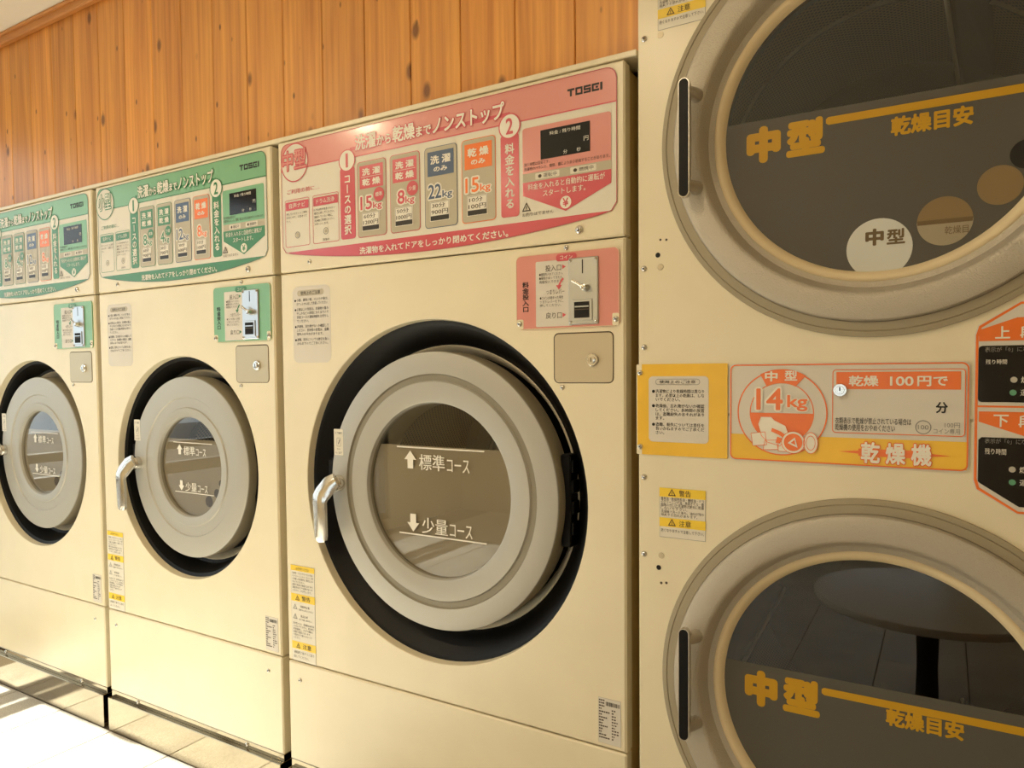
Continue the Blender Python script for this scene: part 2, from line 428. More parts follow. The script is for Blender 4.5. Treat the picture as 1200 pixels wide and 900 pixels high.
def panel_with_hole(mb, x0, x1, z0, z1, cx, cz, r, mt, bev=.004, ret=.03, hole_ret=.02, n=96):
    """sheet-metal front: bevelled edge turned back by ret, round hole with a turned-in wall"""
    ang = [2 * math.pi * i / n for i in range(n)]
    for c in ((x0 + bev, z0 + bev), (x1 - bev, z0 + bev), (x1 - bev, z1 - bev), (x0 + bev, z1 - bev)):
        a = math.atan2(c[1] - cz, c[0] - cx) % (2 * math.pi)
        k = min(range(n), key=lambda i: abs((ang[i] - a + math.pi) % (2 * math.pi) - math.pi)); ang[k] = a
    def out(a, i):
        X0, X1, Z0, Z1 = x0 + i, x1 - i, z0 + i, z1 - i; dx, dz = math.cos(a), math.sin(a)
        t = min([((X1 if dx > 0 else X0) - cx) / dx if abs(dx) > 1e-9 else 1e9, ((Z1 if dz > 0 else Z0) - cz) / dz if abs(dz) > 1e-9 else 1e9])
        return cx + dx * t, cz + dz * t
    def snap(a):     # same parameter on the outer rectangle as on the inset one
        x, z = out(a, bev); return (x0 if abs(x - x0 - bev) < 1e-6 else x1 if abs(x - x1 + bev) < 1e-6 else x, z0 if abs(z - z0 - bev) < 1e-6 else z1 if abs(z - z1 + bev) < 1e-6 else z)
    rows = []
    rows.append([(cx + (r - .002) * math.cos(a), hole_ret, cz + (r - .002) * math.sin(a)) for a in ang])
    rows.append([(cx + r * math.cos(a), .0015, cz + r * math.sin(a)) for a in ang])
    rows.append([(cx + (r + .0015) * math.cos(a), 0, cz + (r + .0015) * math.sin(a)) for a in ang])
    rows.append([(out(a, bev)[0], 0, out(a, bev)[1]) for a in ang])
    rows.append([(snap(a)[0], bev, snap(a)[1]) for a in ang])
    rows.append([(snap(a)[0], ret, snap(a)[1]) for a in ang])
    vs = [p for rw in rows for p in rw]; fs = []
    for j in range(len(rows) - 1):
        for i in range(n): fs.append([j * n + i, (j + 1) * n + i, (j + 1) * n + (i + 1) % n, j * n + (i + 1) % n])
    mb.add(vs, fs, mt)

def screw_mesh(r=.0055):
    mb = MB(); mb.lathe(0, 0, [(r * 1.15, 0), (r * 1.1, -r * .25), (r * .8, -r * .62), (r * .35, -r * .78), (0, -r * .8)], 'chrome', 16)
    for a in (0.5, 0.5 + math.pi / 2):
        d = (math.cos(a), math.sin(a)); q = (-d[1], d[0]); L, W = r * .55, r * .11
        mb.add([(d[0] * L * i + q[0] * W * j, -r * .83, d[1] * L * i + q[1] * W * j) for i, j in ((-1, -1), (1, -1), (1, 1), (-1, 1))], [[0, 1, 2, 3]], 'dark_gap')
    o = mb.build('screw', None, 40); me = o.data; bpy.data.objects.remove(o); return me
SCREW = screw_mesh()
def screw(parent, x, z, y=0.0, s=1.0):
    o = link('screw', SCREW, parent, (x, y, z)); o.scale = (s, s, s); o.rotation_euler = (0, random.uniform(0, 1.5), 0); return o
def Z(v): return H + v * K

# ------------------------------------------------------------------ setting
def build_room():
    TP = .3; tx0 = -.215 - TP * 14; ty = 0.0
    fl = MB(); fl.box(LX, RX, FY, 0.0, -.1, -.004, 'grout'); fl.box(LX, RX, 0.0, 1.15, -.1, 0.0, 'grout')
    floor = struct(fl.build('floor'), 'stone tiled floor of the laundry, sunlit in front of the green washers')
    tb = MB(); tb.box(.0015, TP - .0015, -TP + .0015, -.0015, -.004, 0, 'floor_stone', .0012); t0 = None
    for i in range(20):
        for j in range(12):
            x, y = tx0 + TP * i, ty - TP * j - (0.012 if j == 0 else 0.012)
            if x < LX - .001 or x + TP > RX + .01 or y - TP < FY - .02: continue
            if t0 is None: t0 = tb.build('floor_tile', floor, None, (x, y, 0))
            else: link('floor_tile', t0.data, floor, (x, y, 0))
    c = MB(); c.box(LX - .1, RX + .1, FY - .1, 1.25, CEIL, CEIL + .1, 'ceiling_paint'); struct(c.build('ceiling'))
    # bulkhead of boards over the machines
    yb = .03; pitch = .1045 * (K + yb); xk = -1.1102 * (K + yb)
    zb = Z(.449) + .016; DL, DR = -.3845 * K, .24 * K; DT = 2.12
    b = MB(); b.box(LX, DL - .004, yb + .014, yb + .05, zb, CEIL, 'trim_wood'); b.box(DL - .004, DR + .01, yb + .014, yb + .05, DT + .02, CEIL, 'trim_wood')
    b.box(DR + .01, RX, yb + .014, yb + .05, 0, CEIL, 'trim_wood')
    wall = struct(b.build('wall_back'), 'bulkhead wall of knotty pine boards above the machines')
    def board(x0, x1, z0, z1):
        q = MB(); q.box(0, x1 - x0, 0, .014, 0, z1 - z0, 'cedar', .0022); return q.build('board', wall, None, (x0, yb, z0))
    k = int((LX - xk) / pitch) - 1
    while xk + k * pitch < RX:
        x0, x1 = max(LX, xk + k * pitch), xk + (k + 1) * pitch - .0012; k += 1
        if x1 < LX + .02: continue
        if x0 >= DR + .01: board(x0, min(x1, RX), .0, CEIL - .03)
        elif x0 >= DL - .004: board(x0, min(x1, DR + .008), DT + .02, CEIL - .03)
        else: board(x0, min(x1, DL - .005), zb, CEIL - .03)
    t = MB(); t.box(LX, RX, yb - .022, yb, CEIL - .036, CEIL, 'trim_wood', .004); t.box(LX, RX, yb - .03, yb, CEIL - .012, CEIL, 'trim_wood', .003)
    struct(t.build('trim_1'), 'varnished wooden cornice strip along the ceiling')
    t = MB(); t.box(LX, DL - .004, .004, yb + .05, Z(.449) + .004, zb, 'cream', .002)
    struct(t.build('trim_2'), 'pale strip closing the gap between boards and washers')
    r = MB(); r.box(LX, RX, 1.15, 1.25, 0, CEIL, 'wall_paint'); struct(r.build('wall_rear'))
    # opposite wall with the low window added for floor sheen, left wall glazed, right wall plain
    o = MB(); y0, y1 = FY - .1, FY
    o.box(LX, WX0, y0, y1, 0, CEIL, 'wall_paint'); o.box(WX1, RX, y0, y1, 0, CEIL, 'wall_paint'); o.box(WX0, WX1, y0, y1, WZ1, CEIL, 'wall_paint'); o.box(WX0, WX1, y0, y1, 0, WZ0, 'wall_paint')
    struct(o.build('wall_front'))
    g = MB(); xm = (WX0 + WX1) / 2
    for x in (WX0, xm - .02, WX1 - .04): g.box(x, x + .04, y0 + .02, y1 - .02, WZ0, WZ1, 'frame_alu')
    for z in (WZ0, WZ1 - .04): g.box(WX0, WX1, y0 + .02, y1 - .02, z, z + .04, 'frame_alu')
    win = struct(g.build('window_2'))
    for a, b2 in ((WX0 + .04, xm - .02), (xm + .02, WX1 - .04)):
        p = MB(); p.box(a, b2, y0 + .045, y0 + .051, WZ0 + .04, WZ1 - .04, 'window_glass'); p.build('pane', win)
    gr = MB(); gr.box(-16, LX - .1, -12, 6, -.2, -.05, 'pavement'); gr.box(LX - .1, 9, -12, FY - .1, -.2, -.05, 'pavement'); struct(gr.build('ground_outside'))
    l = MB(); ya, yz = -2.7, .0
    l.box(LX - .1, LX, FY - .1, ya, 0, CEIL, 'wall_paint'); l.box(LX - .1, LX, yz, 1.15, 0, CEIL, 'wall_paint'); l.box(LX - .1, LX, ya, yz, 2.2, CEIL, 'wall_paint'); l.box(LX - .1, LX, ya, yz, 0, .08, 'wall_paint')
    struct(l.build('wall_left'))
    g = MB(); n = 2
    for i in range(n + 1): y = ya + (yz - ya) * i / n; g.box(LX - .08, LX - .02, max(ya, y - .03), min(yz, y + .03), .08, 2.2, 'frame_alu')
    for z, hh in ((.08, .05), (.63, .06), (.76, .04), (2.15, .05)): g.box(LX - .08, LX - .02, ya, yz, z, z + hh, 'frame_alu')
    win = struct(g.build('window_1'))
    for i in range(n):
        a = ya + (yz - ya) * i / n + .03; b2 = ya + (yz - ya) * (i + 1) / n - .03
        p = MB(); p.box(LX - .055, LX - .049, a, b2, .13, 2.15, 'window_glass'); p.build('pane', win)
    r = MB(); r.box(RX, RX + .1, FY - .1, 1.15, 0, CEIL, 'wall_paint'); struct(r.build('wall_right'))
build_room()

# ------------------------------------------------------------------ ceiling downlights (they leave the soft highlights on the fronts)
def downlight(x, y, label):
    root = tag(empty('downlight', (x, y, CEIL)), label, 'ceiling light', 'ceiling downlights')
    def ring(name, prof, mt):
        q = MB(); n = 32; rows = []
        for r, z in prof: rows.append([(r * math.cos(2 * math.pi * i / n), r * math.sin(2 * math.pi * i / n), z) for i in range(n)])
        q.add([p for rw in rows for p in rw], [[j * n + i, j * n + (i + 1) % n, (j + 1) * n + (i + 1) % n, (j + 1) * n + i] for j in range(len(rows) - 1) for i in range(n)], mt)
        return q
    ring('trim_ring', [(.075, 0), (.075, -.006), (.047, -.008), (.045, 0)], 'table_white').build('trim_ring', root, 40)
    q = MB(); n = 32; q.add([(.045 * math.cos(2 * math.pi * i / n), -.045 * math.sin(2 * math.pi * i / n), -.003) for i in range(n)], [list(range(n))], 'lamp_glow'); q.build('lamp_lens', root)
    l = bpy.data.lights.new('downlight_lamp', 'AREA'); l.shape = 'DISK'; l.size = .08; l.energy = LAMP_W; l.color = (1.0, .80, .54)
    lo = bpy.data.objects.new('downlight_lamp', l); C.objects.link(lo); lo.parent = root; lo.location = (0, 0, -.012)
LAMP_W = 3.8
for i, (x, y, where) in enumerate(((-2.43, -1.36, 'in front of the green washers'), (-.94, -1.36, 'in front of the large pink washer'),
                                   (-2.43, -2.7, 'in the far corner by the glazed wall'), (-.94, -2.7, 'halfway along the far plain wall'))):
    downlight(x, y, 'round white recessed ceiling downlight, lit, ' + where)

# ------------------------------------------------------------------ washers
def logo(fl, x0, z0, x1, z1, mt, l):
    """squared capitals T O S E I"""
    W = x1 - x0; h = z1 - z0; t = h * .26; cw = W / 4.75; gx = cw * .12
    X = [x0 + cw * i for i in range(5)]
    def bar(a, b, c, d): fl.rect(a, b, c, d, mt, l)
    a, b = X[0], X[0] + cw - gx; bar(a, z1 - t, b, z1); bar((a + b) / 2 - t * .55, z0, (a + b) / 2 + t * .55, z1 - t)
    a, b = X[1], X[1] + cw - gx; bar(a, z0, b, z0 + t); bar(a, z1 - t, b, z1); bar(a, z0 + t, a + t, z1 - t); bar(b - t, z0 + t, b, z1 - t)
    a, b = X[2], X[2] + cw - gx; zc = (z0 + z1) / 2; bar(a, z0, b, z0 + t); bar(a, zc - t / 2, b, zc + t / 2); bar(a, z1 - t, b, z1); bar(a, zc + t / 2, a + t, z1 - t); bar(b - t, z0 + t, b, zc - t / 2)
    a, b = X[3], X[3] + cw - gx; bar(a, z0, b, z0 + t); bar(a, z1 - t, b, z1); bar(a, z0 + t, a + t, z1 - t); bar(a + t * 2.1, zc - t / 2, b - t * .6, zc + t / 2)
    a = X[4]; bar(a, z0, a + t * 1.2, z1)

NOTE_W = [('●', '小銭、鍵等の物、ハンカチ等は、'), ('', 'ポケットから出して洗濯してください。'), None, ('●', '必要以上の洗剤は、洗濯物の傷み'), ('', 'やしわなどの原因になりますので'), ('', '洗濯コースの運転時間をお守りし'), ('', 'てください。'), None,
          ('●', '洗濯後、忘れ物がないか確認して'), ('', 'ください。長時間の放置は、盗難'), ('', '紛失のおそれがあります。'), None, ('●', '盗難、紛失については責任を負い'), ('', 'かねますのでご了承ください。')]

def control_panel(root, x0, pw, th):
    """the printed control panel, laid out as in the photograph (u across, v in camera distances)"""
    U = lambda u: x0 + u * pw
    VT, VB = .4425, .2335
    b = Flat(0); A = b.rloop(U(0), Z(VB), U(1), Z(VT), .022)
    arc = [(U(1 - i / 24), Z(VB - .0275 * (1 - (1 - 2 * i / 24) ** 2))) for i in range(1, 24)]
    # plate: rounded at the top, its lower edge a shallow arc
    tl = [(p[0], p[1]) for p in A[6:18]]
    P = [(U(1), Z(VB + .012)), *tl, (U(0), Z(VB + .012)), (U(.012), Z(VB))] + arc[::-1] + [(U(.988), Z(VB))]
    n = len(P); b.add([(x, -.0012, z) for x, z in P] + [(x, 0.0, z) for x, z in P], [list(range(n))] + [[i, n + i, n + (i + 1) % n, (i + 1) % n] for i in range(n)], 'paper')
    plate = b.build('control_panel', root)
    plate['label'] = th['panel_label']
    Y = -.0012
    f = Flat(Y)      # coloured bands
    hp = [(U(1), Z(.3915)), *tl[:], (U(0), Z(.3915))]
    f.poly(hp, th['band'], 1)
    f.rect(U(0), Z(.3905), U(1), Z(.3925), th['strong'], 2)
    f.poly([(U(.02), Z(VB + .0005))] + arc[::-1] + [(U(.98), Z(VB + .0005))], th['strong'], 1)
    ol = 0.0016
    f.band(P, [(U(.5) + (x - U(.5)) * (1 - ol * 2 / pw), Z(.33) + (z - Z(.33)) * (1 - ol * 2 / (.235 * K))) for x, z in P], th['line'], 3)
    f.build('header_band', plate)
    f = Flat(Y); cx, cz, r = U(.0535), Z(.4045), .0375 * K
    f.dot(cx, cz, r * .985, 'paper', 3); f.ring(cx, cz, r * .99, .003, th['strong'], 4)
    f.text(th['size_word'], U(.008), Z(.3905), U(.098), Z(.4285), 'white_ink' if th['size_word'] == '小型' else th['band'], 7, off=.012, res=3, halo=(th['strong'], .045)); f.build('size_badge', plate)
    f = Flat(Y); bx = [(.276, .347, .4005, .4285, '洗濯'), (.350, .396, .4015, .4195, 'から'), (.401, .472, .4005, .4285, '乾燥'), (.4755, .5215, .4015, .4195, 'まで'), (.526, .728, .3995, .4285, 'ノンストップ')]
    f.rect(U(.257), Z(.4035), U(.742), Z(.4095), th['strong'], 2)
    for a, c, z0, z1, s in bx: f.text(s, U(a), Z(z0), U(c), Z(z1), 'white_ink', 6, off=.028, res=3, halo=(th['strong'], .06))
    f.build('title_lettering', plate)
    f = Flat(Y); logo(f, U(th['logo_u']), Z(.4122), U(.977), Z(.4237), 'ink_black', 2); f.build('maker_lettering', plate)
    f = Flat(Y); f.text('洗濯物を入れてドアをしっかり閉めてください。', U(.285), Z(.2135), U(.735), Z(.2265), 'white_ink', 3, off=.022); f.build('footer_lettering', plate)
    for num, cu, a, c, s in (('1', .247, .221, .2727, 'コースの選択'), ('2', .741, .7165, .7645, '料金を入れる')):
        f = Flat(Y); r = .0205 * K
        f.rrect(U(a), Z(.2445), U(c), Z(.375), .007, th['strong'], 2)
        f.dot(U(cu), Z(.3872), r, th['strong'], 4); f.dot(U(cu), Z(.3872), r - .003, 'white_ink', 5)
        f.text(num, U(cu) - r * .32, Z(.3872) - r * .62, U(cu) + r * .32, Z(.3872) + r * .62, th['strong'], 6, off=.02, res=4, keep=1.15)
        f.text(s, U((a + c) / 2) - .0115, Z(.253 if num == '1' else .258), U((a + c) / 2) + .0115, Z(.360), 'white_ink', 4, off=.025, vertical=True); f.build('step_column', plate)
    # introductory boxes
    f = Flat(Y); f.text('ご利用の前に…', U(.022), Z(.3455), U(.145), Z(.3545), th['strong'], 2, off=.01); f.build('intro_lettering', plate)
    for a, c, head, lines, foot in ((.012, .106, '音声ナビ', ['押していただくとご案内', 'がはじまり、お聞きくだ', 'さい。'], None),
                                    (.1185, .2145, 'ドラム洗浄', ['ドラム内を洗浄されたい', '場合に押してください。', '運転していない時に、', '洗浄後ご利用ください。', 'スタートします。'], '洗浄中')):
        f = Flat(Y); f.outline(U(a), Z(.2437), U(c), Z(.3348), .006, .0013, th['soft'], 2)
        f.rrect(U(a) + .003, Z(.3145), U(c) - .003, Z(.3305), .002, th['strong'], 2)
        f.text(head, U(a) + .014, Z(.318), U(c) - .014, Z(.3275), 'white_ink', 3, off=.01)
        for i, s in enumerate(lines): f.line_text(s, U(a) + .005, Z(.3055 - .0068 * i), .0068, U(c) - .004, 'ink_brown', 2)
        cu = (U(a) + U(c)) / 2
        f.ring(cu, Z(.2655), .0085, .0016, 'grey_ink', 2); f.dot(cu, Z(.2655), .0045, 'button_grey', 2)
        if foot: f.text(foot, cu - .011, Z(.2475), cu + .011, Z(.252), 'ink_brown', 2)
        f.build('guide_box', plate)
    # the four course buttons
    for (a, c), (top, colr, kg, note, l1, l2) in zip(((.280, .378), (.390, .485), (.499, .596), (.608, .703)), th['courses']):
        f = Flat(Y); xa, xc = U(a), U(c); edge = {'strong': th['soft']}.get(colr, colr); cl = th['strong'] if colr == 'strong' else colr
        f.rrect(xa, Z(.2435), xc, Z(.3795), .009, edge, 2); f.rrect(xa + .0015, Z(.2435) + .0015, xc - .0015, Z(.3795) - .0015, .008, 'button_grey', 3)
        g = (xc - xa) * .10; f.rect(xa + g, Z(.3305), xc - g, Z(.3715), cl, 4)
        wx = xc - xa; m0, m1 = xa + g * 1.9, xc - g * 1.9
        if len(top) == 2 and top[1] == '乾燥':
            f.text('洗 濯', m0, Z(.3535), m1, Z(.3665), 'white_ink', 5, off=.032); f.rect(xa + g * 1.5, Z(.3507), xc - g * 1.5, Z(.3514), 'white_ink', 5); f.text('乾 燥', m0, Z(.335), m1, Z(.348), 'white_ink', 5, off=.032)
        else:
            f.text(top[0], m0, Z(.350), m1, Z(.3645), 'white_ink', 5, off=.032); f.text(top[1], m0 + g, Z(.337), m1 - g, Z(.3455), 'white_ink', 5, off=.032)
        big, two = kg, len(kg) > 1
        hb = .024; xr = xa + g * 1.2 + (wx * (.40 if two else .24))
        f.text(kg, xa + g * (1.2 if two else 2.6), Z(.2925), xr + (0 if two else g * 1.4), Z(.2925 + hb), cl, 6, off=.015, res=3, halo=('white_ink', .085)); 
        xk = xr + (.003 if two else g * 1.6)
        f.text('kg', xk, Z(.2895), min(xk + wx * .30, xc - g * .6), Z(.2895 + hb * .62), cl, 6, off=.015, halo=('white_ink', .11))
        if note:
            f.dot(xc - g * 2.4, Z(.3165), .0125 * K * pw / .93, cl, 7); f.text(note, xc - g * 3.6, Z(.3125), xc - g * 1.2, Z(.3205), 'white_ink', 8, off=.01)
        ka, kc = xa + wx * .16, xa + wx * .76
        f.rect(ka, Z(.2545), kc, Z(.2875), 'white_ink', 4); f.outline(ka + .0015, Z(.2545) + .0015, kc - .0015, Z(.2875) - .0015, .001, .0007, 'ink_brown', 5)
        f.rect(ka + .002, Z(.2555), kc - .002, Z(.2635), 'key_black', 5)
        f.text(l1, ka + .006, Z(.2765), kc - .012, Z(.2845), 'ink_brown', 5, off=.013); f.text(l2, ka + .004, Z(.2655), kc - .004, Z(.2738), 'ink_brown', 5, off=.013)
        o = f.build('course_button', plate); o['label'] = 'course key marked %s%s, %s %s' % (top[0].replace(' ', ''), top[1].replace(' ', ''), kg + 'kg', l2)
    # payment box with the display
    f = Flat(Y); a, c = .774, .987
    f.poly([(U(a), Z(.308)), (U(c), Z(.308)), *f.rloop(U(a), Z(.32), U(c), Z(.3785), .006)[6:18]], th['band'], 2)
    f.rect(U(a), Z(.2945), U(c), Z(.308), 'button_grey', 2)
    f.poly([(U(a), Z(.2945)), (U(a), Z(.2745)), (U(.8805), Z(.2425)), (U(c), Z(.2745)), (U(c), Z(.2945))], th['strong'], 2)
    for s, ua, uc, zz in (('残り時間は目安です。', .778, .842, .3205), ('洗濯物のバランス、種類、量により多少前後することがあります。', .778, .984, .3135)): f.text(s, U(ua), Z(zz - .0015), U(uc), Z(zz + .004), 'ink_brown', 3)
    for s, ua, uc in (('● 運転中', .806, .866), ('● 燃焼中', .892, .953)):
        f.rrect(U(ua), Z(.2965), U(uc), Z(.3062), .002, 'paper', 3); f.text(s, U(ua) + .007, Z(.298), U(uc) - .006, Z(.3047), 'ink_brown', 4)
    f.text('料金を入れると自動的に運転が', U(.787), Z(.2815), U(.973), Z(.2915), 'white_ink', 3, off=.01); f.text('スタートします。', U(.825), Z(.269), U(.928), Z(.2785), 'white_ink', 3, off=.01)
    f.dot(U(.8805), Z(.2555), .0095 * K, 'white_ink', 3); f.text('¥', U(.8805) - .0065, Z(.2555) - .0085, U(.8805) + .0065, Z(.2555) + .0085, th['strong'], 4, off=.02, res=3)
    f.warn(U(.783), Z(.2545), .0125, 'ink_brown', 3); f.text('お釣りはでません', U(.772), Z(.2418), U(.851), Z(.2475), 'ink_brown', 3)
    f.build('payment_guide', plate)
    f = Flat(Y); ua, uc = th['disp']; f.rect(U(ua), Z(.326), U(uc), Z(.3705), 'black_gloss', 4); du = uc - ua
    f.text('料金 / 残り時間', U(ua + du * .19), Z(.3605), U(ua + du * .81), Z(.3665), 'white_ink', 5); f.text('円', U(ua + du * .88), Z(.3425), U(uc - du * .03), Z(.3495), 'white_ink', 5)
    f.text('分', U(ua + du * .47), Z(.3285), U(ua + du * .55), Z(.3345), 'white_ink', 5); f.text('秒', U(ua + du * .74), Z(.3285), U(ua + du * .82), Z(.3345), 'white_ink', 5)
    f.build('display_window', plate)

def coin_panel(root, W, th):
    R = lambda u: W + u * K       # measured from the right edge of the washer
    p = Flat(0); P = p.rloop(R(-.184), Z(.0645), R(-.008), Z(.1805), .012); n = len(P)
    p.add([(x, -.003, z) for x, z in P] + [(x, 0, z) for x, z in P], [list(range(n))] + [[i, n + i, n + (i + 1) % n, (i + 1) % n] for i in range(n)], th['band'])
    plate = p.build('coin_panel', root); Y = -.003
    f = Flat(Y); f.outline(R(-.184), Z(.0645), R(-.008), Z(.1805), .012, .0012, 'cream_seal', 1)
    f.rrect(R(-.1483), Z(.0675), R(-.085), Z(.169), .003, 'notice_paper', 1)
    f.rrect(R(-.183), Z(.0655), R(-.171), Z(.0805), .003, 'cream', 1); f.rrect(R(-.0195), Z(.0655), R(-.009), Z(.0835), .003, 'cream', 1)
    f.rrect(R(-.112), Z(.1665), R(-.077), Z(.1775), .006, th['strong'], 3); f.text('コイン', R(-.105), Z(.1692), R(-.084), Z(.1752), 'white_ink', 4)
    f.text('料金投入口', R(-.1725), Z(.092), R(-.1605), Z(.139), 'ink_black', 2, off=.02, vertical=True)
    f.text('投入口', R(-.131), Z(.1525), R(-.1035), Z(.1625), 'ink_brown', 2, off=.006); f.poly([(R(-.1015), Z(.1615)), (R(-.1015), Z(.1545)), (R(-.0955), Z(.158))], th['strong'], 2)
    f.text('戻り口', R(-.1305), Z(.0795), R(-.103), Z(.0895), 'ink_brown', 2, off=.006); f.poly([(R(-.1015), Z(.088)), (R(-.1015), Z(.081)), (R(-.0955), Z(.0845))], th['strong'], 2)
    f.text('つまりレバー', R(-.1295), Z(.117), R(-.098), Z(.1245), 'ink_brown', 2)
    for i, s in enumerate(('●硬貨を入れてください。', '●硬貨が戻ってきたら、', '　再度投入できます。')): f.line_text(s, R(-.142), Z(.1465 - .0058 * i), .0068, R(-.1), 'ink_brown', 2)
    for i, s in enumerate(('●コインが詰まった場合', '　つまりレバーを下に、', '　押してください。')): f.line_text(s, R(-.141), Z(.110 - .0058 * i), .0068, R(-.1), 'ink_brown', 2)
    arc = [(R(-.100 - .008 * math.sin(t * 1.4)), Z(.1405 - .0125 * t)) for t in (0, .25, .5, .75, 1)]
    for p0, p1 in zip(arc, arc[1:]): f.stroke(p0, p1, .0042, th['strong'], 2)
    f.poly([(R(-.1125), Z(.1305)), (R(-.1075), Z(.1235)), (R(-.1025), Z(.1305))], th['strong'], 3)
    f.build('coin_lettering', plate)
    s = MB(); x0, x1, z0, z1 = R(-.0905), R(-.041), Z(.0685), Z(.1693)
    s.box(x0, x1, Y - .004, Y, z0, z1, 'steel', .002)
    s.box(R(-.0672), R(-.0655), Y - .0044, Y - .004, Z(.145), Z(.166), 'dark_gap')
    st = s.build('coin_plate', plate)
    s = MB(); s.box(R(-.084), R(-.050), Y - .0062, Y - .004, Z(.0745), Z(.1065), 'steel', .0009); s.box(R(-.0796), R(-.0545), Y - .0066, Y - .0058, Z(.0784), Z(.1026), 'dark_gap'); s.box(R(-.0785), R(-.0556), Y - .0072, Y - .0066, Z(.0945), Z(.0965), 'steel'); s.box(R(-.0785), R(-.0556), Y - .0072, Y - .0066, Z(.0905), Z(.0918), 'drum_steel')
    s.build('return_cup', plate)
    s = MB(); s.lathe(R(-.0605), Z(.1235), [(.0085, Y - .004), (.0085, Y - .007), (.007, Y - .012), (.0062, Y - .018), (.004, Y - .019), (0, Y - .019)], 'chrome', 24)
    s.tube([(R(-.0605), Y - .014, Z(.1235)), (R(-.069), Y - .016, Z(.1285)), (R(-.0785), Y - .017, Z(.1345))], [.0038, .0032, .0034], 'chrome', 10)
    s.build('reject_lever', plate, 40)
    for x, z in ((-.0865, .1655), (-.045, .1655), (-.0865, .0725), (-.045, .0725)): screw(plate, R(x), Z(z), Y - .004, .55)
    screw(plate, R(-.178), Z(.0735), Y); screw(plate, R(-.0135), Z(.0745), Y)
    # cash box door
    b = Flat(0); b.rrect(R(-.1185), Z(-.0205), R(-.0180), Z(.0572), .011, 'ink_brown', 0.6)
    L0, L1 = b.rloop(R(-.1166), Z(-.0192), R(-.0193), Z(.0553), .009), b.rloop(R(-.1160), Z(-.0186), R(-.0199), Z(.0547), .0085); n = len(L0)
    b.add([(x, .0005, z) for x, z in L0] + [(x, -.0010, z) for x, z in L0] + [(x, -.0016, z) for x, z in L1], [[i + n * j, n * (j + 1) + i, n * (j + 1) + (i + 1) % n, n * j + (i + 1) % n] for j in (0, 1) for i in range(n)] + [[2 * n + i for i in range(n)]], 'brushed_beige')
    bd = b.build('cash_box_door', root)
    b = MB(); b.lathe(R(-.0523), Z(.0151), [(.0135, -.0015), (.0132, -.005), (.0115, -.0065), (.0085, -.0065), (.008, -.009), (.0055, -.0095), (0, -.0095)], 'chrome', 28)
    b.box(R(-.0523) - .0008, R(-.0523) + .0008, -.0099, -.0095, Z(.0151) - .004, Z(.0151) + .004, 'dark_gap'); b.build('lock', bd, 40)

